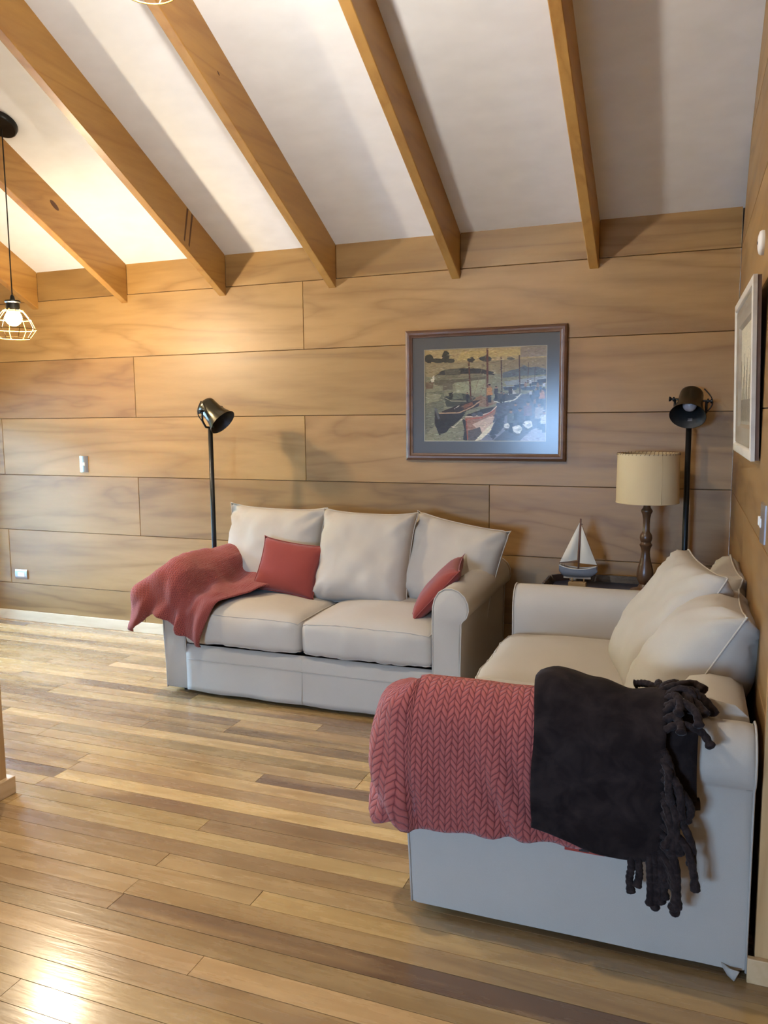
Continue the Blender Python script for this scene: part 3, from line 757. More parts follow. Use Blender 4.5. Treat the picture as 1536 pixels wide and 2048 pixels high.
def sofa(label, loc, rz, backs, seed):
    t = thing('sofa', label, 'sofa', loc, (0, 0, rz), 'cream slipcovered sofas')
    sm(MB().box((-0.692, -0.915, 0.035), (0.692, -0.01, 0.262), 0.01).build('frame', 'lining', t))
    for x in (-.74, .74):
        for y in (-.86, -.08):
            MB().lathe([(0.018, 0.0), (0.022, 0.05)], 12, Matrix.Translation((x, y, 0))).build('foot', 'black', t)
    # front skirt: a hanging panel with a soft hem
    V = []; F = []; nx, nz = 40, 10
    for layer, yo in ((0, 0.0), (1, 0.016)):
        for j in range(nz + 1):
            for i in range(nx + 1):
                x = -0.688 + 1.376 * i / nx; q = j / nz; z = 0.024 + 0.252 * q
                hem = (1 - q) ** 2
                y = -0.938 + yo + noise.noise(Vector((x * 4 + seed, z * 3, seed))) * 0.010 * (hem + .2) - 0.002 * hem + (0.012 * max(0, q - .85) / .15) * (layer == 0)
                if abs(x) < .012: y += 0.002
                z += hem * 0.012 * noise.noise(Vector((x * 3.3 + seed * 2, 0, 1.0))) if j == 0 else 0
                V.append((x, y, z))
    st = (nx + 1) * (nz + 1)
    for j in range(nz):
        for i in range(nx):
            a = j * (nx + 1) + i; F.append((a, a + 1, a + nx + 2, a + nx + 1)); F.append((st + a + nx + 1, st + a + nx + 2, st + a + 1, st + a))
    rim = [i for i in range(nx + 1)] + [j * (nx + 1) + nx for j in range(1, nz + 1)] + [nz * (nx + 1) + i for i in range(nx - 1, -1, -1)] + [j * (nx + 1) for j in range(nz - 1, 0, -1)]
    for a, b in zip(rim, rim[1:] + rim[:1]): F.append((b, a, st + a, st + b))
    sk = obj('skirt', mesh('skirt', V, F, 'sofa', True), t)
    s_ = MB(); s_.tube([(-0.68 + 1.36 * i / 30, -0.9405 + noise.noise(Vector(((-0.68 + 1.36 * i / 30) * 4 + seed, .2 * 3, seed))) * 0.0035, 0.198) for i in range(31)], 0.0018, 5)
    s_.tube([(0.0, -0.952, 0.03), (0.0, -0.942, 0.1), (0.0, -0.938, 0.2), (0.0, -0.93, 0.27)], 0.0018, 5); s_.build('seam', 'sofa', sk, True)
    for q in (-1, 1): sofa_arm(q, t, seed + q)
    # back: rounded upright behind the cushions
    bk = MB(); prof = [(-0.235, 0.20), (-0.225, 0.50), (-0.20, 0.64), (-0.165, 0.685), (-0.11, 0.70), (-0.05, 0.69), (-0.015, 0.66), (-0.004, 0.60), (-0.002, 0.30), (-0.002, 0.022), (-0.2, .022)]
    n = len(prof); V = []; F = []
    for k, x in enumerate([-0.69, -0.684, -0.4, 0, 0.4, 0.684, 0.69]):
        for y, z in prof: V.append((x, y, z - (0.008 if k in (0, 6) and z > .6 else 0)))
    for k in range(6):
        for i in range(n):
            j = (i + 1) % n; F.append((k * n + j, k * n + i, (k + 1) * n + i, (k + 1) * n + j))
    F.append(tuple(range(n))); F.append(tuple(reversed(range(6 * n, 7 * n))))
    bk.add(V, F); sm(bk.build('backrest', 'sofa', t), 45)
    for q, (a, b) in enumerate(((-0.688, -0.002), (0.002, 0.688))):
        V, F, s1, s2 = box_cushion(a, b, -0.958, -0.20, 0.286, 0.452, 0.034, 0.052, seed + q * 3, 18)
        c = obj('seat_cushion', mesh('seat_cushion', V, F, 'sofa', True), t)
        p = MB(); p.tube(s1, 0.0035, 6, True); p.tube(s2, 0.003, 6, True); p.build('piping', 'sofa', c, True)
    for i, (cx, cy_, cz, w, h, th, lean, yaw, roll, ear) in enumerate(backs):
        V, F, rim = pillow_mesh(w, h, th, 22, 0.035, seed=seed + i * 2.3, wr=0.019, sag=0.6, power=0.42, ears=ear, rnd=0.016)
        Mx = Matrix.Translation((cx, cy_, cz)) @ Matrix.Rotation(R(yaw), 4, 'Z') @ Matrix.Rotation(R(-lean), 4, 'X') @ Matrix.Rotation(R(roll), 4, 'Y')
        place('back_cushion', V, F, rim, Mx, 'sofa', t)
    return t
sofa('cream slipcovered sofa standing along the panelled back wall, three loose back cushions', (-2.0, -0.03, 0.0), 0.0,
     [(-0.50, -0.285, 0.695, 0.62, 0.50, 0.22, 12, 0, 1, 0.0), (0.125, -0.395, 0.695, 0.54, 0.52, 0.25, 20, 2, 1, 0.004), (0.60, -0.315, 0.665, 0.54, 0.49, 0.22, 17, -6, 9, 0.026)], 1.0)
sofa2 = sofa('cream sofa against the right wall, its near arm carrying the pink and dark brown throws', (-0.022, -1.515, 0.0), R(-90),
     [(-0.42, -0.065, 0.640, 0.54, 0.48, 0.18, 15, 2, 0, 0.02), (-0.22, -0.245, 0.665, 0.60, 0.55, 0.26, 28, 12, 0, 0.010), (0.175, -0.138, 0.640, 0.58, 0.50, 0.32, 30, -3, -4, 0.022)], 4.0)
# loose tail of slipcover under the near rear corner of the right-hand sofa
tl = MB(); tl.add([(0.814, -0.074, 0.0388), (0.841, -0.05, 0.0358), (0.85, -0.023, 0.0388), (0.844, -0.035, 0.0052), (0.832, -0.05, 0.01), (0.808, -0.068, 0.0358), (0.835, -0.044, 0.0328), (0.844, -0.0212, 0.0358), (0.838, -0.0308, 0.004), (0.8272, -0.0452, 0.0088)],
       [(0, 1, 4), (1, 2, 3, 4), (9, 6, 5), (9, 8, 7, 6), (0, 4, 9, 5), (4, 3, 8, 9), (3, 2, 7, 8), (2, 1, 6, 7), (1, 0, 5, 6)])
tl.build('skirt_tail', 'sofa', sofa2, True)

# ------------------------------------------------------------------ red scatter cushions
def scatter(name, label, w, h, th, M, seed):
    V, F, rim = pillow_mesh(w, h, th, 20, 0.07, seed=seed, wr=0.005, power=0.5, ears=0.006)
    t = thing(name, label, 'cushion', M.translation, group='terracotta scatter cushions')
    Ml = M.copy(); Ml.translation = (0, 0, 0)
    o = obj('cover', mesh('cover', [Ml @ Vector(v) for v in V], F, 'redp', True), t)
    # flat stitched flange round the edge
    fl = MB(); n = len(rim); A = []; 
    for p in rim:
        q = Vector((p[0] * (1 + .028), p[1], p[2] * (1 + .036))); A += [Vector((p[0], -.002, p[2])), Vector((p[0], .002, p[2])), q + Vector((0, .0012, 0)), q + Vector((0, -.0012, 0))]
    Fc = []
    for i in range(n):
        j = (i + 1) % n
        for k in range(4): Fc.append((4 * i + k, 4 * j + k, 4 * j + (k + 1) % 4, 4 * i + (k + 1) % 4))
    fl.add([Ml @ a for a in A], Fc); fl.build('flange', 'redp', t, True)
    return t
M1 = Matrix.Translation((-2.285, -0.545, 0.638)) @ Matrix.Rotation(R(4), 4, 'Z') @ Matrix.Rotation(R(-24), 4, 'X') @ Matrix.Rotation(R(7), 4, 'Y')
scatter('scatter_cushion', 'square terracotta cushion leaning on the back cushions beside the draped throw', 0.375, 0.30, 0.11, M1, 2)
vx = Vector((-0.20, 0.97, 0.06)).normalized(); vz = Vector((0.66, 0.10, 0.74)); vz = (vz - vx * vz.dot(vx)).normalized(); vy = vz.cross(vx)
M2 = Matrix((vx, vy, vz)).transposed().to_4x4(); M2.translation = (-1.372, -0.665, 0.612)
scatter('scatter_cushion', 'terracotta cushion seen edge on, tucked against the right arm of the back sofa', 0.34, 0.34, 0.10, M2, 5)

# ------------------------------------------------------------------ throws
def grid_cloth(name, P, mat, parent, thick=0.008, uvs=None, **props):
    """P: array (nr,nc,3) of the outer surface; makes a closed sheet with thickness"""
    nr, nc, _ = P.shape
    du = np.gradient(P, axis=1); dv = np.gradient(P, axis=0); N = np.cross(du, dv); N /= np.linalg.norm(N, axis=2, keepdims=True) + 1e-9
    Q = P - N * thick
    V = np.concatenate([P.reshape(-1, 3), Q.reshape(-1, 3)]).tolist(); st = nr * nc; F = []
    for r_ in range(nr - 1):
        for c in range(nc - 1):
            a = r_ * nc + c; F.append((a, a + 1, a + nc + 1, a + nc)); F.append((st + a + nc, st + a + nc + 1, st + a + 1, st + a))
    rim = [c for c in range(nc)] + [r_ * nc + nc - 1 for r_ in range(1, nr)] + [(nr - 1) * nc + c for c in range(nc - 2, -1, -1)] + [r_ * nc for r_ in range(nr - 2, 0, -1)]
    for a, b in zip(rim, rim[1:] + rim[:1]): F.append((b, a, st + a, st + b))
    me = mesh(name, V, F, mat, True)
    if uvs is not None:
        U = np.concatenate([uvs.reshape(-1, 2), uvs.reshape(-1, 2)]); L = me.uv_layers.new(name='UVMap')
        li = np.empty(len(me.loops), dtype=np.int32); me.loops.foreach_get('vertex_index', li); L.data.foreach_set('uv', U[li].ravel())
    return obj(name, me, parent, **props)
def catmull(P, k):
    """resample rows of control points (n, ..., 3) along axis 0"""
    n = len(P); out = []
    for i in range(k):
        t = i / (k - 1) * (n - 1); j = min(int(t), n - 2); f = t - j
        p0, p1, p2, p3 = P[max(j - 1, 0)], P[j], P[j + 1], P[min(j + 2, n - 1)]
        out.append(0.5 * ((2 * p1) + (p2 - p0) * f + (2 * p0 - 5 * p1 + 4 * p2 - p3) * f * f + (3 * p1 - p0 - 3 * p2 + p3) * f ** 3))
    return np.array(out)
def arclen_uv(P):
    du = np.linalg.norm(np.diff(P, axis=1), axis=2); dv = np.linalg.norm(np.diff(P, axis=0), axis=2)
    U = np.zeros(P.shape[:2]); Vv = np.zeros(P.shape[:2]); U[:, 1:] = np.cumsum(np.repeat(du.mean(0, keepdims=True), P.shape[0], 0), axis=1); Vv[1:, :] = np.cumsum(np.repeat(dv.mean(1, keepdims=True), P.shape[1], 1), axis=0)
    return np.stack([U, Vv], axis=2)
def nz3(x, y, z): return noise.noise(Vector((x, y, z)))

# arm profile of the near arm of the right-hand sofa, as (y,z) offsets of a cloth lying on it
def over_arm(off, zend, inner=0.47):
    """path in (y,z) from the seat side over the near arm and down its outside"""
    y_in, y_out = -1.515 - 0.69, -1.515 - 0.69 - 0.174
    return np.array([(y_in + .03 + off, inner), (y_in + .012 + off, 0.58), (y_in - .012 + off * .5, 0.648 + off), (y_in - 0.05, 0.678 + off), (y_in - 0.095, 0.684 + off), (y_in - 0.14, 0.668 + off),
                     (y_out - off * .7 + .002, 0.625 + off * .5), (y_out - off - .004, 0.565), (y_out - off - 0.006, 0.50), (y_out - off - .006, (0.5 + zend) / 2 + .02), (y_out - off - .002, zend + 0.02), (y_out - off + .002, zend)])
def even(Q, n):
    """resample a polyline to n points spaced evenly"""
    d = np.concatenate([[0], np.cumsum(np.linalg.norm(np.diff(Q, axis=0), axis=1))]); t = np.linspace(0, d[-1], n)
    return np.stack([np.interp(t, d, Q[:, k]) for k in range(Q.shape[1])], axis=1)
red = thing('throw_blanket', 'dusty red chevron knit throw hanging over the near arm of the right sofa', 'throw', (-0.75, -2.38, 0.3))
inv = Vector((-0.75, -2.38, 0.3))
cols = []
NW = 16; NI, NO = 16, 44
for i in range(44):                                     # straight part, right to left
    x = -0.40 - (0.925 - 0.40) * i / 43
    zend = 0.322 - 0.020 * i / 43
    p2 = over_arm(0.012, zend); q3 = np.column_stack([np.full(len(p2), x), p2])
    inn = even(catmull(q3[:5], 40), NI); out = even(catmull(q3[4:], 80), NO); cols.append(np.concatenate([inn[:-1], out]))
top = np.array([-0.925, -2.30, 0.696])
for i in range(1, NW + 1):                              # wrapped round the front of the arm
    f = i / NW; ph = R(118) * f; d = np.array([-math.sin(ph), -math.cos(ph), 0])
    reach = 0.092 + 0.034 * math.sin(min(ph, 1.57)) + 0.010 * math.sin(ph * 3)
    zend = 0.302 - 0.022 * math.sin(ph * 1.3) + 0.05 * max(0, ph - 1.4)
    t0 = top + np.array([0, 0, -0.006 * f])
    s0 = top + np.array([0.0, 0.125, -0.10]) * (1 - f) ** 1.5 + np.array([0, .01, -.004])
    q3 = np.array([s0, (s0 + t0) / 2 + np.array([0, 0, .004]), t0, t0 + d * .03 + np.array([0, 0, -.002]), t0 + d * .062 + np.array([0, 0, -.014]), t0 + d * (reach * .90) + np.array([0, 0, -.05]), t0 + d * reach + np.array([0, 0, -.11]),
           t0 + d * (reach + .006) + np.array([0, 0, -.19]), t0 + d * (reach + .010) + np.array([0, 0, -.28]), np.append((t0 + d * (reach + .006))[:2], zend + .03), np.append((t0 + d * (reach - .004))[:2], zend)])
    inn = even(catmull(q3[:3], 30), NI); out = even(catmull(q3[2:], 80), NO); cols.append(np.concatenate([inn[:-1], out]))
P = np.stack(cols, axis=1)
nr, nc, _ = P.shape
uv = arclen_uv(P)
du = np.gradient(P, axis=1); dv = np.gradient(P, axis=0); N = np.cross(du, dv); N /= np.linalg.norm(N, axis=2, keepdims=True) + 1e-9
if N[40, 10, 1] > 0: N = -N
vt = uv[NI, 0, 1]
for r_ in range(nr):
    for c in range(nc):
        u, v = uv[r_, c]; hang = min(1, max(0, (v - vt - .06)) / 0.28)
        # diagonal folds that run from the arm down to the right and deepen towards the hem
        w_ = (u + 0.42 * (v - vt)) / 0.118 + 0.35 * nz3(u * 5, v * 3, 2.0)
        rdg = math.sin(2 * math.pi * w_ + 0.9); rdg = math.copysign(abs(rdg) ** 0.8, rdg)
        d = 0.025 * hang * rdg * (0.55 + .45 * math.sin(u * 9 + 1)) + 0.006 * nz3(u * 8, v * 8, 1.5) + 0.011 * hang
        d -= 0.020 * hang * math.exp(-((u - .60) / .022) ** 2)
        d *= min(1.0, 0.25 + max(0, u - .17) * 8) if u < .27 else 1.0
        P[r_, c] += N[r_, c] * d
        P[r_, c, 2] -= 0.010 * hang * nz3(u * 5, 0.3, 8.0)
P2 = P[:, ::-1] - np.array(inv)
uv2 = uv[:, ::-1]
red_cloth = grid_cloth('cloth', P2, 'chev', red, 0.012, uv2)
# ribbon hem and printed care tag under the hem
for a, b, zc in ((-0.93, -0.86, 0.305), (-0.49, -0.385, 0.318)):
    MB().box((a - inv.x, -2.389 - inv.y, zc - .018 - inv.z), (b - inv.x, -2.380 - inv.y, zc + .03 - inv.z)).build('ribbon_hem', 'redhem', red)
MB().box((-0.452 - inv.x, -2.391 - inv.y, 0.304 - inv.z), (-0.425 - inv.x, -2.388 - inv.y, 0.34 - inv.z)).build('care_tag', 'tray', red)

brown = thing('throw_blanket', 'dark brown plush throw with twisted fringe over the near arm of the right sofa', 'throw', (-0.4, -2.40, 0.3))
inv = Vector((-0.4, -2.40, 0.3))
cols = []
for i in range(30):
    f = i / 29; x = -0.575 + 0.335 * f
    zend = 0.375 - 0.035 * f - 0.02 * math.sin(f * math.pi)
    pth = over_arm(0.040, zend, 0.50)
    bump_ = 0.035 * math.exp(-((f - .12) / .2) ** 2) + 0.012 * math.exp(-((f - .45) / .15) ** 2)
    pth[1:6, 1] += bump_; pth[0:3, 0] += 0.02 * math.sin(f * 5)
    path = catmull(pth, 40)
    c = np.zeros((40, 3)); c[:, 0] = x; c[:, 1] = path[:, 0]; c[:, 2] = path[:, 1]; cols.append(c)
P = np.stack(cols, axis=1)
for r_ in range(40):
    for c in range(30):
        u = c / 29; v = r_ / 39
        h = max(0, v - .45)
        P[r_, c, 1] -= 0.006 + 0.007 * nz3(u * 4, v * 5, 7.0) + h * 0.014 * math.sin(u * 8 + v * 3)
        P[r_, c, 2] += 0.010 * nz3(u * 5, v * 4, 3.0) * (v < .5)
        P[r_, c, 0] += 0.010 * nz3(v * 6, u * 2, 2.0)
grid_cloth('cloth', P - np.array(inv), 'brown', brown, 0.012)
edgeL = P[:, 0]; bot = P[-1]
hm = MB(); hm.tube([tuple(p - np.array(inv) + np.array([0, .004, 0])) for p in bot], 0.006, 8); hm.build('hem', 'brown', brown, True)
# under layer showing to the right of the fringe
cols = []
for i in range(8):
    f = i / 7; x = -0.30 + 0.14 * f
    path = catmull(over_arm(0.012, 0.475 - .03 * (1 - f), 0.55), 24); c = np.zeros((24, 3)); c[:, 0] = x + 0.006 * np.sin(np.arange(24) * .35); c[:, 1] = path[:, 0]; c[:, 2] = path[:, 1]; cols.append(c)
Pu = np.stack(cols, axis=1)
grid_cloth('under_layer', (Pu[6:] if True else Pu) - np.array(inv), 'brown', brown, 0.008)
# twisted fringe: each tassel a rope of its own
trng = random.Random(5)
def tassel(p0, pts, r=0.0105):
    P_ = [np.array(p0)] + [np.array(q) for q in pts]; L = catmull(np.array(P_), 26); m = MB()
    ph = trng.uniform(0, 6)
    def rf(t):
        b = 0.85 + 0.22 * abs(math.sin(t * 26 + ph)); 
        if t > .84: b *= 1.0 + 0.3 * math.sin((t - .84) / .16 * math.pi)
        if t > .97: b *= .55
        return b
    m.tube([tuple(q - np.array(inv)) for q in L], r, 8, False, rf); m.build('fringe_tassel', 'tassel', brown, True)
E1 = P[:, -1]
yo = -2.455
for k in range(25):                                     # down the right edge
    f = 0.22 + 0.76 * k / 24; r_ = int(f * 39); p = E1[r_]
    L = trng.uniform(0.10, 0.155)
    yy_ = min(p[1] - 0.008, -2.42) - trng.uniform(0.0, 0.012) if p[2] < 0.62 else p[1] - .012
    if p[2] > 0.66:
        a_, b_, c_ = trng.uniform(-.03, .03), trng.uniform(-.025, .025), trng.uniform(0.6, 1.35)
        pts = [(p[0] + .024 * c_, p[1] - .01 + b_ * .4, p[2] + .016 + trng.uniform(0, .012)), (p[0] + .058 * c_ + a_ * .4, p[1] - .03 + b_, p[2] + .008 + trng.uniform(-.006, .012)), (p[0] + .070 * c_ + a_, p[1] - .055 + b_ * 1.4, p[2] - .012 - .03 * max(0, c_ - .9))]
    else:
        sx = trng.uniform(0.008, 0.075)
        pts = [(p[0] + sx * .7, yy_ - .006, p[2] - L * .22), (p[0] + sx + trng.uniform(-.01, .01), yy_ - .008, p[2] - L * .62), (p[0] + sx * 1.1 + trng.uniform(-.012, .012), yy_, p[2] - L)]
    tassel(p + np.array([-.006, -.004, 0]), pts)
for k in range(4):                                      # tumbled on top of the arm
    p = E1[9 + k]
    a = trng.uniform(-.6, .9)
    tassel((p[0] - .02, p[1], p[2] + .008), [(p[0] - .05 + .02 * k, p[1] + .03, p[2] + .016), (p[0] - .075 + .045 * k, p[1] + .045 + .01 * k, p[2] + .014), (p[0] - .095 + .062 * k, p[1] + .05, p[2] + .006)])
for k, (x, L) in enumerate(((-0.318, 0.105), (-0.300, 0.085), (-0.272, 0.13), (-0.258, 0.14), (-0.246, 0.12), (-0.236, 0.105), (-0.226, 0.07))):
    z = 0.345
    tassel((x, -2.432, z + .015), [(x + .004, -2.436, z - L * .3), (x + trng.uniform(-.004, .008), -2.434, z - L * .65), (x + trng.uniform(-.006, .012), -2.436, z - L)], 0.0100)

# throw on the left arm of the back sofa, built from a net of control points
t3 = thing('throw_blanket', 'dark red fleece throw draped over the left arm of the back sofa', 'throw', (-2.75, -0.7, 0.5))
inv = Vector((-2.75, -0.7, 0.5))
CP = np.array([
 [(-2.90, -.30, .56), (-2.885, -.30, .64), (-2.80, -.29, .705), (-2.70, -.29, .69), (-2.645, -.32, .62), (-2.56, -.37, .565), (-2.45, -.44, .535)],
 [(-2.92, -.46, .50), (-2.892, -.46, .63), (-2.80, -.46, .705), (-2.70, -.46, .675), (-2.645, -.47, .575), (-2.52, -.50, .535), (-2.34, -.54, .530)],
 [(-2.95, -.66, .44), (-2.900, -.66, .62), (-2.80, -.66, .703), (-2.70, -.66, .665), (-2.645, -.66, .555), (-2.54, -.66, .530), (-2.38, -.66, .530)],
 [(-2.98, -.86, .42), (-2.912, -.86, .61), (-2.80, -.86, .700), (-2.70, -.85, .655), (-2.645, -.84, .550), (-2.56, -.84, .526), (-2.45, -.82, .526)],
 [(-3.00, -.98, .40), (-2.935, -1.0, .56), (-2.81, -1.0, .665), (-2.705, -.985, .60), (-2.64, -.97, .525), (-2.57, -.975, .500), (-2.49, -.965, .505)],
 [(-2.985, -1.05, .365), (-2.915, -1.035, .47), (-2.81, -1.03, .54), (-2.715, -1.02, .49), (-2.65, -1.02, .44), (-2.59, -1.02, .40), (-2.53, -1.015, .385)],
 [(-2.945, -1.06, .345), (-2.895, -1.045, .40), (-2.82, -1.035, .455), (-2.735, -1.025, .405), (-2.67, -1.022, .355), (-2.61, -1.02, .32), (-2.555, -1.012, .288)]], dtype=float)
G = catmull(CP, 46); G = np.stack([catmull(G[i], 46) for i in range(46)])
uv = arclen_uv(G)
du = np.gradient(G, axis=1); dv = np.gradient(G, axis=0); N = np.cross(du, dv); N /= np.linalg.norm(N, axis=2, keepdims=True) + 1e-9
sgn = -1.0 if N[10, 14, 2] < 0 else 1.0
for i in range(46):
    for j in range(46):
        u, v = uv[i, j]; fi = i / 45; fj = j / 45
        d = 0.016 * nz3(u * 7, v * 5, 4.0) + 0.008 * nz3(u * 17, v * 13, 9.0)
        if fi > .55: d += 0.030 * (fi - .55) / .45 * math.sin(fj * 24 + fi * 5 + 1.5 * nz3(fi * 4, fj * 4, 2.0))
        if fj < .3: d += 0.016 * (1 - fj / .3) * math.sin(fi * 22)
        if .52 < fj < .9 and fi < .7: d += 0.010 * max(0, math.sin(fi * 26 + fj * 6))
        d += 0.017 * math.sin(20 * (fj * 0.9 - fi * 0.55) + 2.5 * nz3(fi * 3, fj * 3, 5.0)) * (0.35 + 0.65 * fi)
        G[i, j] += sgn * N[i, j] * (max(d, -.010) + .018)
if sgn > 0: grid_cloth('cloth', G - np.array(inv), 'fleece', t3, 0.010, uv)
else: grid_cloth('cloth', (G - np.array(inv))[:, ::-1], 'fleece', t3, 0.010, uv[:, ::-1])

# ------------------------------------------------------------------ framed harbour print
def frame_geo(x0, x1, z0, z1, w, d0, d1, steps):
    """mitred moulding in the XZ plane; steps = list of (inset fraction, depth y)"""
    V = []; F = []; n = len(steps)
    for (f, y) in steps:
        i = w * f; V += [(x0 + i, y, z0 + i), (x1 - i, y, z0 + i), (x1 - i, y, z1 - i), (x0 + i, y, z1 - i)]
    for k in range(n - 1):
        for a in range(4):
            b = (a + 1) % 4; F.append((k * 4 + a, k * 4 + b, (k + 1) * 4 + b, (k + 1) * 4 + a))
    return V, F
pic = thing('framed_picture', 'wide framed print of moored fishing boats, slate mat and walnut frame, on the back wall', 'picture', (-1.305, 0.0, 1.59))
px, pz = -1.305, 1.59
V, F = frame_geo(-1.768 - px, -0.843 - px, 1.218 - pz, 1.962 - pz, 0.042, 0, 0, [(0.0, -0.002), (0.0, -0.020), (0.08, -0.026), (0.35, -0.032), (0.6, -0.030), (0.8, -0.022), (0.95, -0.020), (1.0, -0.017), (1.0, -0.008)])
sm(obj('frame', mesh('frame', V, F, 'frame'), pic), 30)
V, F = frame_geo(-1.730 - px, -0.881 - px, 1.256 - pz, 1.924 - pz, 0.0745, 0, 0, [(0.0, -0.006), (0.0, -0.012), (1.0, -0.012), (1.0, -0.006)])
obj('mat', mesh('mat', V, F, 'mat'), pic)
V, F = frame_geo(-1.658 - px, -0.953 - px, 1.328 - pz, 1.852 - pz, 0.004, 0, 0, [(0.0, -0.0125), (0.5, -0.0125), (1.0, -0.007)])
obj('bevel', mesh('bevel', V, F, 'bevel'), pic)
# the print: flat colour shapes drawn in the coordinates of the print (u right 0..1, v down 0..1)
PX0, PX1, PZ0, PZ1 = -1.656 - px, -0.955 - px, 1.330 - pz, 1.850 - pz
def c2uv(x, y):                                   # from a close view of the print to its own rectangle
    u = (x - 266) / 927.0; top_ = 315 - 45 * u; return u, (y - top_) / (1009 - top_)
shapes = []
def sh(col, *pts): shapes.append((col, [c2uv(*p) for p in pts]))
def line(col, w, *pts):
    for (a, b), (c, d) in zip(pts, pts[1:]):
        L = math.hypot(c - a, d - b); nx, ny = -(d - b) / L * w / 2, (c - a) / L * w / 2
        sh(col, (a + nx, b + ny), (c + nx, d + ny), (c - nx, d - ny), (a - nx, b - ny))
def blob(col, cx, cy_, rx, ry, n=10, j=.18, seed=0):
    q = random.Random(seed + cx); sh(col, *[(cx + rx * math.cos(2 * math.pi * i / n) * (1 + q.uniform(-j, j)), cy_ + ry * math.sin(2 * math.pi * i / n) * (1 + q.uniform(-j, j))) for i in range(n)])
sky, hill, water, dk, wt = (168, 148, 104), (138, 124, 92), (132, 130, 104), (42, 42, 44), (205, 198, 180)
sh(sky, (266, 315), (1193, 270), (1193, 380), (266, 420)); sh((178, 156, 100), (560, 320), (1000, 300), (1000, 345), (520, 390)); sh((140, 128, 112), (1000, 282), (1193, 272), (1193, 350), (1000, 362))
sh(hill, (266, 412), (560, 405), (800, 388), (1193, 358), (1193, 470), (266, 520))
blob((58, 60, 52), 300, 380, 38, 34); blob((52, 54, 48), 432, 362, 30, 44); blob((56, 58, 50), 372, 392, 60, 18); blob((60, 60, 50), 470, 392, 40, 16); blob((58, 58, 54), 628, 382, 30, 18); blob((66, 66, 58), 742, 374, 48, 22); blob((92, 88, 74), 930, 372, 30, 10)
sh((148, 134, 100), (266, 425), (760, 398), (840, 470), (820, 520), (760, 470), (560, 440), (440, 450), (360, 490), (335, 560), (266, 560))
sh(water, (266, 520), (1193, 470), (1193, 1009), (266, 1009))
sh((52, 52, 50), (345, 512), (400, 470), (470, 455), (560, 448), (700, 450), (800, 475), (810, 500), (700, 488), (560, 492), (420, 508)); sh((88, 84, 68), (420, 462), (540, 450), (555, 520), (440, 530)); sh((120, 114, 90), (360, 500), (480, 500), (720, 492), (720, 512), (480, 528), (360, 540)); sh((205, 200, 180), (312, 540), (340, 500), (345, 552), (322, 560))
sh((98, 92, 72), (340, 540), (560, 530), (745, 508), (740, 530), (560, 556), (400, 582), (345, 575)); sh((104, 96, 78), (408, 570), (490, 560), (488, 612), (412, 618)); sh((112, 92, 72), (272, 560), (340, 556), (330, 605), (275, 610))
sh((92, 98, 100), (870, 480), (1000, 440), (1030, 420), (1060, 440), (1120, 432), (1193, 450), (1193, 490), (1000, 505), (870, 520)); sh((140, 146, 146), (880, 548), (1193, 500), (1193, 540), (900, 580))
sh((150, 150, 120), (500, 560), (740, 530), (735, 640), (520, 640)); sh((112, 112, 92), (266, 640), (420, 620), (420, 760), (340, 900), (266, 960)); sh((140, 138, 110), (280, 640), (400, 650), (380, 700), (270, 720))
# quay on the right
sh((78, 80, 88), (830, 700), (1193, 600), (1193, 1009), (640, 1009), (800, 820)); sh((120, 120, 130), (820, 850), (960, 780), (900, 920), (800, 1009), (700, 1009)); sh((150, 148, 158), (1090, 920), (1193, 880), (1193, 1009), (1000, 1009)); sh((60, 62, 70), (830, 830), (890, 800), (880, 900), (800, 1000), (770, 960))
# far craft
for i, (x, y, w_) in enumerate(((930, 590, 60), (1000, 570, 50), (1060, 590, 60), (1130, 550, 60), (1160, 530, 40))): sh((60, 68, 76), (x - w_, y), (x + w_, y - 10), (x + w_ * .7, y + 22), (x - w_ * .7, y + 26)); line((180, 184, 184), 4, (x - w_, y), (x + w_, y - 10))
for x, y0, y1, w_ in ((1062, 400, 560, 4), (1110, 430, 560, 3), (992, 345, 640, 9), (858, 358, 660, 9)): line((74, 52, 44), w_, (x, y0), (x + (8 if w_ > 5 else -6), y1))
sh((72, 70, 66), (800, 690), (830, 640), (920, 640), (1000, 640), (960, 690), (850, 715)); line((196, 190, 172), 8, (800, 700), (850, 712), (960, 690), (1010, 640)); sh((190, 186, 172), (910, 650), (930, 590), (975, 640)); sh((58, 46, 42), (912, 600), (940, 585), (945, 640), (918, 650))
# green launch
sh((66, 70, 60), (416, 668), (560, 640), (640, 660), (700, 690), (640, 740), (440, 745)); sh((104, 108, 88), (470, 640), (560, 640), (570, 680), (480, 690)); line((168, 160, 128), 5, (416, 672), (480, 700), (600, 700)); sh((36, 36, 34), (458, 640), (490, 632), (492, 680), (462, 686))
# sand coloured boat with mast
sh((140, 112, 84), (640, 700), (700, 650), (830, 710), (760, 745), (650, 740)); sh((52, 44, 42), (400, 780), (520, 735), (640, 700), (700, 690), (690, 740), (560, 790), (410, 800)); sh((120, 78, 56), (560, 735), (640, 706), (650, 730), (580, 760))
sh((46, 44, 44), (345, 770), (380, 800), (540, 790), (620, 740), (560, 830), (480, 900), (380, 960), (345, 880)); line((176, 142, 110), 9, (380, 795), (540, 790), (640, 745), (700, 700)); line((190, 180, 160), 6, (500, 760), (540, 735)); sh((90, 92, 92), (342, 755), (358, 752), (388, 835), (372, 842))
sh((40, 40, 40), (345, 850), (400, 850), (520, 830), (440, 940), (380, 965)); line((190, 180, 150), 5, (565, 840), (490, 905))
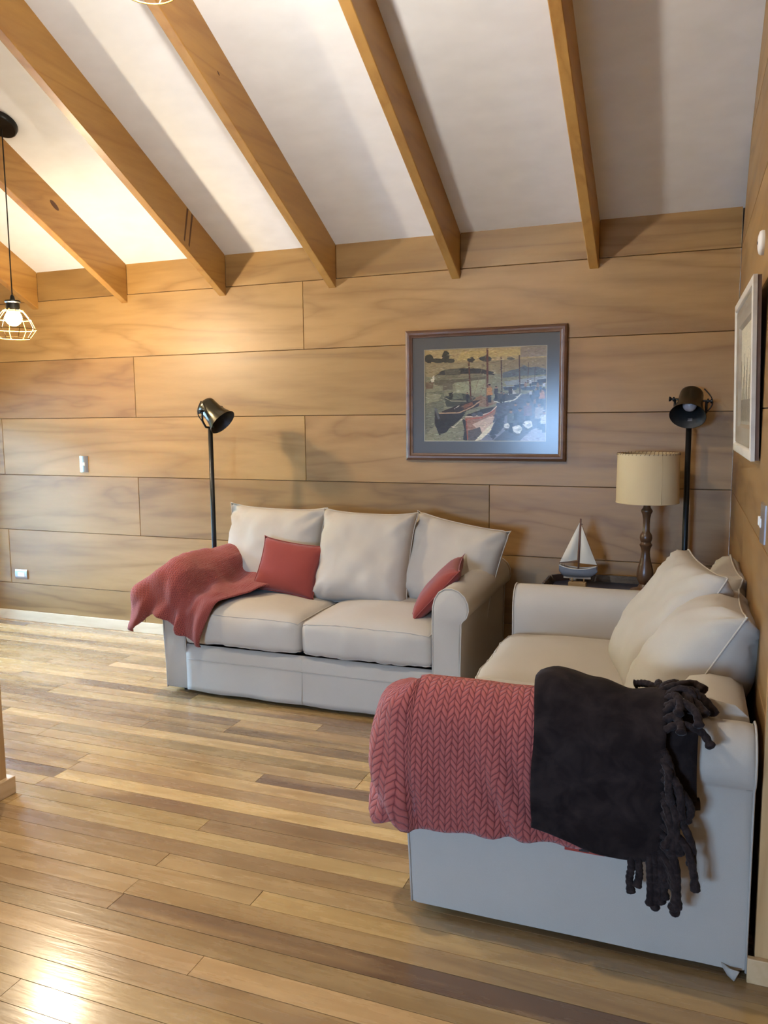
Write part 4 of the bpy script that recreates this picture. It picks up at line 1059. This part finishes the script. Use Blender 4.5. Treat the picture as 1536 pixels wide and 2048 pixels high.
# pale pink boat in front
sh((50, 44, 42), (590, 810), (720, 760), (820, 740), (770, 790), (640, 820)); sh((150, 112, 92), (583, 825), (640, 822), (770, 790), (825, 742), (815, 800), (760, 860), (700, 900), (610, 930), (590, 900)); sh((196, 172, 150), (640, 880), (770, 820), (810, 820), (790, 900), (730, 970), (700, 930)); line((208, 184, 160), 8, (585, 822), (700, 812), (780, 786), (828, 738)); line((172, 90, 66), 8, (600, 840), (720, 826), (810, 770)); line((150, 80, 58), 12, (592, 830), (606, 1000)); sh((90, 82, 78), (610, 930), (700, 900), (720, 960), (660, 1009), (610, 1009)); sh((214, 204, 176), (660, 1009), (760, 900), (810, 860), (780, 930), (710, 1000))
sh((44, 44, 42), (560, 830), (590, 850), (602, 1009), (570, 1000), (580, 920)); blob((70, 74, 80), 700, 800, 26, 18); blob((84, 84, 90), 655, 806, 20, 14)
line((84, 50, 40), 12, (612, 400), (630, 690)); line((96, 58, 44), 15, (754, 295), (756, 740)); line((120, 104, 84), 3, (754, 320), (640, 690)); line((120, 104, 84), 3, (735, 560), (700, 660))
# people
def man(x, y, s, coat, legs=(38, 38, 42), head=(150, 110, 84)):
    sh(legs, (x - 10 * s, y + 40 * s), (x + 10 * s, y + 40 * s), (x + 12 * s, y + 95 * s), (x - 10 * s, y + 95 * s)); sh(coat, (x - 16 * s, y + 4 * s), (x + 14 * s, y), (x + 20 * s, y + 48 * s), (x - 18 * s, y + 50 * s)); blob(head, x, y - 8 * s, 8 * s, 10 * s); blob((34, 34, 38), x, y - 15 * s, 9 * s, 5 * s)
man(772, 592, 1.25, (176, 124, 72)); man(602, 645, .7, (40, 42, 48)); man(822, 600, .9, (60, 58, 60)); man(860, 640, .8, (70, 72, 70)); man(880, 645, .7, (48, 50, 56))
man(1060, 730, 1.7, (110, 84, 84)); man(1145, 740, 1.9, (150, 142, 132)); man(1000, 780, 1.7, (62, 66, 72)); man(935, 790, 1.6, (84, 90, 86)); man(968, 735, 1.2, (64, 72, 84)); man(1160, 620, 1.2, (170, 120, 86)); man(1125, 610, 1.1, (70, 84, 104)); man(1180, 800, 1.5, (190, 190, 190))
for i, (x, y) in enumerate(((1090, 650), (1110, 690), (1078, 620), (1150, 580), (1130, 560), (1175, 560), (1100, 580), (1040, 560), (1075, 535))): man(x, y, .55, [(60, 74, 94), (140, 110, 90), (180, 184, 188)][i % 3])
for x, y, rx, ry in ((982, 915, 40, 32), (1062, 877, 36, 32), (905, 890, 20, 22)): blob((70, 66, 62), x, y + 16, rx, ry); blob((205, 205, 196), x, y, rx, ry, 12); blob((168, 170, 166), x + 8, y + 4, rx * .5, ry * .4); blob((232, 232, 224), x - 8, y - 8, rx * .4, ry * .3)
def inside(p, poly):
    c_ = False; n_ = len(poly)
    for a_ in range(n_):
        (x1_, y1_), (x2_, y2_) = poly[a_], poly[a_ - 1]
        if (y1_ > p[1]) != (y2_ > p[1]) and p[0] < (x2_ - x1_) * (p[1] - y1_) / (y2_ - y1_) + x1_: c_ = not c_
    return c_
brng = random.Random(21); base_shapes = list(shapes)
for _ in range(1500):
    p = (brng.uniform(.01, .99), brng.uniform(.01, .99)); col_ = water
    for c_, poly in reversed(base_shapes):
        if inside(p, poly): col_ = c_; break
    lum = sum(col_) / 3; k_ = brng.uniform(-1, 1); amp = 14 + lum * .16
    nc_ = tuple(max(8, min(245, v_ + k_ * amp + brng.uniform(-6, 6))) for v_ in col_)
    a_ = brng.gauss(0.0, .35) if p[1] > .3 else brng.uniform(-.6, .6); L_ = brng.uniform(.006, .026); w2_ = brng.uniform(.0022, .006)
    dx_, dy_ = math.cos(a_) * L_, math.sin(a_) * L_; ex, ey = -math.sin(a_) * w2_, math.cos(a_) * w2_
    shapes.append((nc_, [(p[0] - dx_, p[1] - dy_), (p[0] + ex, p[1] + ey), (p[0] + dx_, p[1] + dy_), (p[0] - ex, p[1] - ey)]))
V = []; F = []; colr = []
V += [(PX0, -.0066, PZ0), (PX1, -.0066, PZ0), (PX1, -.0066, PZ1), (PX0, -.0066, PZ1), (PX0, -.004, PZ0), (PX1, -.004, PZ0), (PX1, -.004, PZ1), (PX0, -.004, PZ1)]
F += [(0, 1, 2, 3), (7, 6, 5, 4), (0, 4, 5, 1), (1, 5, 6, 2), (2, 6, 7, 3), (3, 7, 4, 0)]; colr += [water] * 6
for k, (c, pts) in enumerate(shapes):
    y = -0.00665 - 0.0000018 * k; s0 = len(V); pts = [(min(1, max(0, u)), min(1, max(0, v))) for u, v in pts]
    for u, v in pts: V.append((PX0 + (PX1 - PX0) * u, y, PZ1 + (PZ0 - PZ1) * v))
    ar = sum(a[0] * b[1] - b[0] * a[1] for a, b in zip(pts, pts[1:] + pts[:1]))
    f = tuple(range(s0, s0 + len(pts))); F.append(f[::-1] if ar > 0 else f); colr.append(c)
me = mesh('print', V, F, 'paint'); ca = me.color_attributes.new('paint', 'FLOAT_COLOR', 'CORNER'); k = 0
for p, c in zip(me.polygons, colr):
    l = [min(.95, q_ * 1.18) for q_ in lin(c)]
    for _ in range(p.loop_total): ca.data[k].color = (l[0], l[1], l[2], 1); k += 1
obj('print', me, pic)
box_part('glass', (-1.728 - px, -0.0165, 1.258 - pz), (-0.883 - px, -0.0150, 1.922 - pz), 'pglass', pic)
box_part('backing', (-1.75 - px, -0.0035, 1.236 - pz), (-0.861 - px, -0.0015, 1.944 - pz), 'backbrown', pic)

# ------------------------------------------------------------------ whitewashed picture on the right wall
C4 = [Vector((-0.031, -1.70, 1.318)), Vector((-0.044, -0.90, 1.322)), Vector((-0.060, -0.90, 1.896)), Vector((-0.046, -1.71, 1.893))]
pr = thing('framed_picture', 'picture in a whitewashed wooden frame, seen edge on, on the right wall', 'picture', C4[0])
U = (C4[1] - C4[0]); Vv = (C4[3] - C4[0]); Nn = U.cross(Vv).normalized()
if Nn.x > 0: Nn = -Nn
wU, wV = U.length, Vv.length
def onp(u, v, d): return U * (u / wU) + Vv * (v / wV) + Nn * d
def fr2(u0, u1, v0, v1, w, steps):
    V = []; F = []
    for f, d in steps:
        i = w * f; V += [onp(u0 + i, v0 + i, d), onp(u1 - i, v0 + i, d), onp(u1 - i, v1 - i, d), onp(u0 + i, v1 - i, d)]
    for k in range(len(steps) - 1):
        for a in range(4):
            b = (a + 1) % 4; F.append((k * 4 + a, k * 4 + b, (k + 1) * 4 + b, (k + 1) * 4 + a))
    return V, F
def flip(F): return [tuple(reversed(f)) for f in F]
V, F = fr2(0, wU, 0, wV, 0.035, [(0, -0.014), (0, -0.002), (0.12, 0.0), (0.8, 0.0), (0.9, -0.003), (1.0, -0.012), (1.0, -.016)]); sm(obj('frame', mesh('frame', V, F, 'whitewash'), pr), 30)
V, F = fr2(0.002, wU - .002, 0.002, wV - .002, 0.04, [(0, -0.026), (0, -0.014), (1, -0.014)]); obj('rear_frame', mesh('rear_frame', V, F, 'backbrown'), pr)
V, F = fr2(0.033, wU - .033, 0.033, wV - .033, 0.075, [(0, -0.014), (0.06, -0.006), (0.85, -0.010), (1.0, -0.020)]); sm(obj('liner', mesh('liner', V, F, 'linerw'), pr), 30)
pv = []; pf = []; pc = []
def quad(u0, u1, v0, v1, d, c):
    s0 = len(pv); pv.extend([onp(u0, v0, d), onp(u1, v0, d), onp(u1, v1, d), onp(u0, v1, d)]); pf.append((s0, s0 + 1, s0 + 2, s0 + 3)); pc.append(c)
a0, a1, b0, b1 = 0.100, wU - .100, 0.100, wV - .100
quad(a0, a1, b0, b1, -0.0200, (196, 186, 160)); quad(a0, a1, b0, b0 + .10, -0.0199, (150, 140, 122))
for i in range(20):
    q = a0 + .03 + i * (a1 - a0 - .06) / 19; quad(q, q + .007 + .006 * (i % 3), b0 + .02, b0 + .10 + .17 * ((i * 7) % 9) / 8, -0.0198 + i * 1e-5, [(60, 56, 52), (96, 84, 70), (130, 118, 100)][i % 3])
me = mesh('painting', pv, pf, 'paint'); ca = me.color_attributes.new('paint', 'FLOAT_COLOR', 'CORNER'); k = 0
for c in pc:
    l = lin(c)
    for _ in range(4): ca.data[k].color = (*l, 1); k += 1
obj('painting', me, pr)
bp = MB(); V = [onp(u, v, d) for d in (-0.0225, -0.0255) for u, v in ((.01, .01), (wU - .01, .01), (wU - .01, wV - .01), (.01, wV - .01))]
bp.add(V, [(0, 1, 2, 3), (7, 6, 5, 4), (0, 4, 5, 1), (1, 5, 6, 2), (2, 6, 7, 3), (3, 7, 4, 0)]); bp.build('backing', 'backbrown', pr)
hk = MB(); hk.tube([(-C4[0].x - 0.001, 0.40, 0.60), (-C4[0].x - .016, 0.40, 0.60), (-C4[0].x - .018, 0.40, 0.575)], 0.003, 6); hk.tube([onp(.05, wV - .08, -.027), Vector((-C4[0].x - .012, 0.40, 0.585)), onp(wU - .05, wV - .08, -.027)], 0.0012, 5); hk.build('hanging_wire', 'alu', pr)

# ------------------------------------------------------------------ wall fittings
def switch(name, label, cat, loc, rz, w, h, buttons, horiz=False):
    t = thing(name, label, cat, loc, (0, 0, rz))
    # slightly domed metal plate
    V = []; F = []; n = 10
    for k in range(n + 1):
        u = -1 + 2 * k / n; y = -0.004 - 0.006 * (1 - u * u)
        if horiz: V += [(-w / 2, y, u * h / 2), (w / 2, y, u * h / 2), (w / 2, 0, u * h / 2), (-w / 2, 0, u * h / 2)]
        else: V += [(u * w / 2, y, -h / 2), (u * w / 2, y, h / 2), (u * w / 2, 0, h / 2), (u * w / 2, 0, -h / 2)]
    for k in range(n):
        for a in range(4):
            b = (a + 1) % 4; F.append((4 * k + a, 4 * k + b, 4 * k + 4 + b, 4 * k + 4 + a))
    F += [(0, 1, 2, 3), (4 * n + 3, 4 * n + 2, 4 * n + 1, 4 * n)]
    o = obj('plate', mesh('plate', V, F, 'alu'), t); sm(o, 35)
    for (bx, bz, bw, bh) in buttons:
        MB().box((bx - bw / 2, -0.0125, bz - bh / 2), (bx + bw / 2, -0.004, bz + bh / 2), 0.0012).build('button', 'whitepl', t)
    return t
switch('light_switch', 'brushed metal light switch plate with a white button on the back wall', 'light switch', (-4.156, 0.0, 1.165), 0, 0.072, 0.112, [(0, 0, 0.026, 0.022)])
switch('wall_socket', 'low brushed metal wall socket plate near the baseboard', 'wall socket', (-4.785, 0.0, 0.345), 0, 0.112, 0.070, [(0.004, 0, 0.062, 0.03)], True)
switch('light_switch', 'brushed metal light switch plate at the right edge, on the right wall', 'light switch', (0.0, -1.925, 1.152), R(-90), 0.12, 0.112, [(-0.052, 0.0, 0.026, 0.026), (0.0, 0.0, 0.026, 0.026)])
dt = thing('smoke_detector', 'small round white alarm disc high on the right wall above the white framed picture', 'alarm', (0.0, -1.44, 2.035), (0, R(-90), 0))
sm(MB().lathe([(0.0, 0.0), (0.040, 0.0), (0.041, 0.008), (0.036, 0.015), (0.022, 0.019), (0.0, 0.020)], 32, None, False).build('housing', 'whitepl', dt), 50)
MB().lathe([(0.006, 0.017), (0.005, 0.0215)], 12).build('sensor', 'black', dt)

# ------------------------------------------------------------------ side table, tray, lamp, model boat
tb = thing('side_table', 'dark side table in the corner, mostly hidden behind the far sofa arm', 'side table', (-0.58, -0.31, 0.0))
MB().box((-0.31, -0.22, 0.545), (0.31, 0.24, 0.570), 0.003).build('table_top', 'tray', tb)
for x in (-.275, .275):
    for y in (-.185, .205):
        MB().lathe([(0.014, 0.0), (0.017, 0.2), (0.021, 0.53), (0.021, 0.546)], 14, Matrix.Translation((x, y, 0))).build('leg', 'tray', tb, True)
MB().box((-.275, -.20, .49), (.275, -.185, .545)).build('apron', 'tray', tb); MB().box((-.275, .205, .49), (.275, .22, .545)).build('apron', 'tray', tb)
ty = thing('tray', 'dark wooden tray with raised rim under the model sailboat and lamp', 'tray', (-0.58, -0.305, 0.5705))
x0, x1, y0, y1, h = -0.285, 0.285, -0.20, 0.195, 0.042
MB().box((x0, y0, 0), (x1, y1, 0.009)).build('board', 'tray_in', ty)
def rim(a, b, out, name='rim'):
    A, B, O = Vector(a), Vector(b), Vector(out); t_ = 0.012
    V = [A, B, B + O * .9 * t_, A + O * .9 * t_]; top = [p + Vector((0, 0, h)) + O * 0.022 for p in V]
    MB().add(V + top, [(0, 3, 2, 1), (4, 5, 6, 7), (0, 1, 5, 4), (1, 2, 6, 5), (2, 3, 7, 6), (3, 0, 4, 7)]).build(name, 'tray', ty)
c = 0.07
rim((x0 + c, y1, 0), (x1 - c, y1, 0), (0, 1, 0)); rim((x1 - c, y0, 0), (x0 + c, y0, 0), (0, -1, 0)); rim((x0, y0 + c, 0), (x0, y1 - c, 0), (-1, 0, 0)); rim((x1, y1 - c, 0), (x1, y0 + c, 0), (1, 0, 0))
d = .7071
rim((x0, y1 - c, 0), (x0 + c, y1, 0), (-d, d, 0)); rim((x1 - c, y1, 0), (x1, y1 - c, 0), (d, d, 0)); rim((x0 + c, y0, 0), (x0, y0 + c, 0), (-d, -d, 0)); rim((x1, y0 + c, 0), (x1 - c, y0, 0), (d, -d, 0))
ZT = 0.5800
lp = thing('table_lamp', 'table lamp with turned dark wood base and cream drum shade in the corner', 'table lamp', (-0.399, -0.30, ZT))
prof = [(0.0, 0.0), (0.070, 0.0), (0.072, 0.006), (0.068, 0.014), (0.040, 0.020), (0.034, 0.026), (0.030, 0.034), (0.025, 0.042), (0.032, 0.052), (0.038, 0.066), (0.041, 0.084), (0.040, 0.104), (0.035, 0.130), (0.028, 0.158), (0.022, 0.184), (0.0205, 0.206), (0.023, 0.224), (0.029, 0.236), (0.031, 0.243), (0.025, 0.250), (0.0235, 0.256), (0.028, 0.264), (0.0305, 0.278), (0.028, 0.293), (0.020, 0.304), (0.0165, 0.312), (0.016, 0.345), (0.0175, 0.375), (0.022, 0.398), (0.0285, 0.410), (0.027, 0.418), (0.019, 0.428), (0.0155, 0.440), (0.0145, 0.460), (0.011, 0.475), (0.0, 0.476)]
sm(MB().lathe(prof, 32, None, False).build('base', 'lampwood', lp), 40)
sm(MB().lathe([(0.006, .47), (0.006, .50), (0.015, .505), (0.015, .56), (0.010, .565)], 16).build('lamp_holder', 'black', lp), 35)
z0, z1, ra, rb = 1.035 - ZT, 1.281 - ZT, 0.1505, 0.1475
sh_o = sm(MB().lathe([(ra - .0015, z0), (ra, z0 + .001), (rb, z1), (rb - .0018, z1), (ra - .0018, z0 + .002)], 56, None, False).build('lamp_shade', 'shade', lp), 50)
for zz, rr in ((z0 + .002, ra), (z1 - .002, rb)):
    MB().tube([((rr) * math.cos(2 * math.pi * i / 56), (rr) * math.sin(2 * math.pi * i / 56), zz) for i in range(56)], 0.0022, 6, True).build('binding', 'shade', sh_o, True)
lc = MB()
for i in range(46):
    a = 2 * math.pi * i / 46; b = a + 0.05
    lc.tube([((rb + .0028) * math.cos(a), (rb + .0028) * math.sin(a), z1 - .007), (rb * math.cos((a + b) / 2), rb * math.sin((a + b) / 2), z1 + .0028), ((rb - .005) * math.cos(b), (rb - .005) * math.sin(b), z1 - .007)], 0.0013, 5)
lc.build('lacing', 'thread', sh_o, True)
sa = R(-62)
sp_ = MB(); sp_.tube([(ra * 1.003 * math.cos(sa), ra * 1.003 * math.sin(sa), z0), (rb * 1.003 * math.cos(sa), rb * 1.003 * math.sin(sa), z1)], 0.0012, 5); sp_.build('seam', 'shade', sh_o, True)
spd = MB()
for i in range(3):
    a = 2 * math.pi * i / 3 + .4; spd.tube([(0, 0, z1 - .02), (rb * .98 * math.cos(a), rb * .98 * math.sin(a), z1 - .006)], 0.0018, 6)
spd.tube([(0, 0, .56), (0, 0, z1 - .015)], 0.003, 6); spd.build('shade_carrier', 'black', lp)

bt = thing('model_sailboat', 'small model sailboat with two cream sails on a pale wooden stand', 'model boat', (-0.735, -0.25, ZT))
MB().box((-0.048, -0.022, 0.0), (0.042, 0.022, 0.020), 0.002).build('stand', 'standw', bt)
for x in (-0.03, 0.03): MB().tube([(x, 0, .018), (x, 0, .052)], 0.0035, 8).build('peg', 'standw', bt, True)
# hull lofted from sections, bow to the right
hv = []; hf = []; ns = 15; npnt = 11
for i in range(ns):
    f = i / (ns - 1); x = -0.098 + 0.196 * f
    half = 0.030 * (math.sin(math.pi * min(1, (f * .88 + .12))) ** .7) * (1 if f < .98 else .1); half = max(half, .0015)
    sheer = 0.092 + 0.016 * abs(2 * f - 1) ** 2; keel = 0.046 + 0.03 * max(0, (f - .72) / .28) ** 2 + 0.026 * max(0, (.18 - f) / .18) ** 2
    for j in range(npnt):
        a = -math.pi / 2 + math.pi * j / (npnt - 1); hv.append((x, half * math.sin(a), sheer - (sheer - keel) * max(0, math.cos(a)) ** .8))
for i in range(ns - 1):
    for j in range(npnt - 1):
        q = i * npnt + j; hf.append((q, q + 1, q + npnt + 1, q + npnt))
hf.append(tuple(range(npnt))[::-1]); hf.append(tuple((ns - 1) * npnt + j for j in range(npnt)))
hull = sm(obj('hull', mesh('hull', hv, hf, 'hullb'), bt), 60)
dv = []; df = []
for i in range(ns):
    a = hv[i * npnt]; b = hv[i * npnt + npnt - 1]; dv += [(a[0], a[1], a[2] - .006), (b[0], b[1], b[2] - .006)]
for i in range(ns - 1): df.append((2 * i, 2 * i + 2, 2 * i + 3, 2 * i + 1))
obj('deck', mesh('deck', dv, df, 'hullw'), hull)
rl = MB(); rl.tube([hv[i * npnt] for i in range(ns)], 0.0032, 6); rl.tube([hv[i * npnt + npnt - 1] for i in range(ns)], 0.0032, 6); rl.build('gunwale', 'hullw', hull, True)
MB().box((-0.075, -0.003, 0.038), (0.065, 0.003, 0.048)).build('keel', 'hullw', hull)
MB().tube([(0.0, 0, 0.07), (0.008, 0, 0.355)], 0.0045, 10).build('mast', 'mast', bt, True)
MB().tube([(0.0, 0, 0.128), (-0.098, 0, 0.118)], 0.0025, 6).build('boom', 'mast', bt, True); MB().tube([(0.004, 0, .328), (0.020, 0, .326)], 0.002, 6).build('crosstree', 'mast', bt, True)
rg = MB(); rg.tube([(0.012, 0, .330), (0.097, 0, 0.112)], 0.0007, 4); rg.tube([(0.006, 0, .345), (-0.098, 0, .112)], 0.0007, 4)
for x in (-.085, -.07, .095): rg.tube([(x, -.012, .09), (x, -.012, .116)], 0.0013, 4)
rg.build('rigging', 'thread', bt)
def sail(A, B, C, belly, name):
    A, B, C = Vector(A), Vector(B), Vector(C); n = 8; V = []; F = []; idx = {}
    for s_ in (0, 1):
        for i in range(n + 1):
            for j in range(n + 1 - i):
                u, v = i / n, j / n; w_ = 1 - u - v; p = A * w_ + B * u + C * v; p.y += belly * 27 * u * v * w_ * .6 + belly * (u * w_ + v * w_ + u * v) + s_ * .0012; idx[(s_, i, j)] = len(V); V.append(p)
        for i in range(n):
            for j in range(n - i):
                t_ = [(s_, i, j), (s_, i + 1, j), (s_, i, j + 1)]; F.append(tuple(idx[q] for q in (t_ if s_ else t_[::-1])))
                if i + j < n - 1:
                    t_ = [(s_, i + 1, j), (s_, i + 1, j + 1), (s_, i, j + 1)]; F.append(tuple(idx[q] for q in (t_ if s_ else t_[::-1])))
    o = obj(name, mesh(name, V, F, 'sail', True), bt); return o
sail((0.003, -.002, .336), (-.096, -.004, .120), (-.006, -.002, .137), -.022, 'mainsail')
sail((0.013, -.002, .318), (0.008, -.004, .122), (.094, -.002, .117), -.016, 'jib')
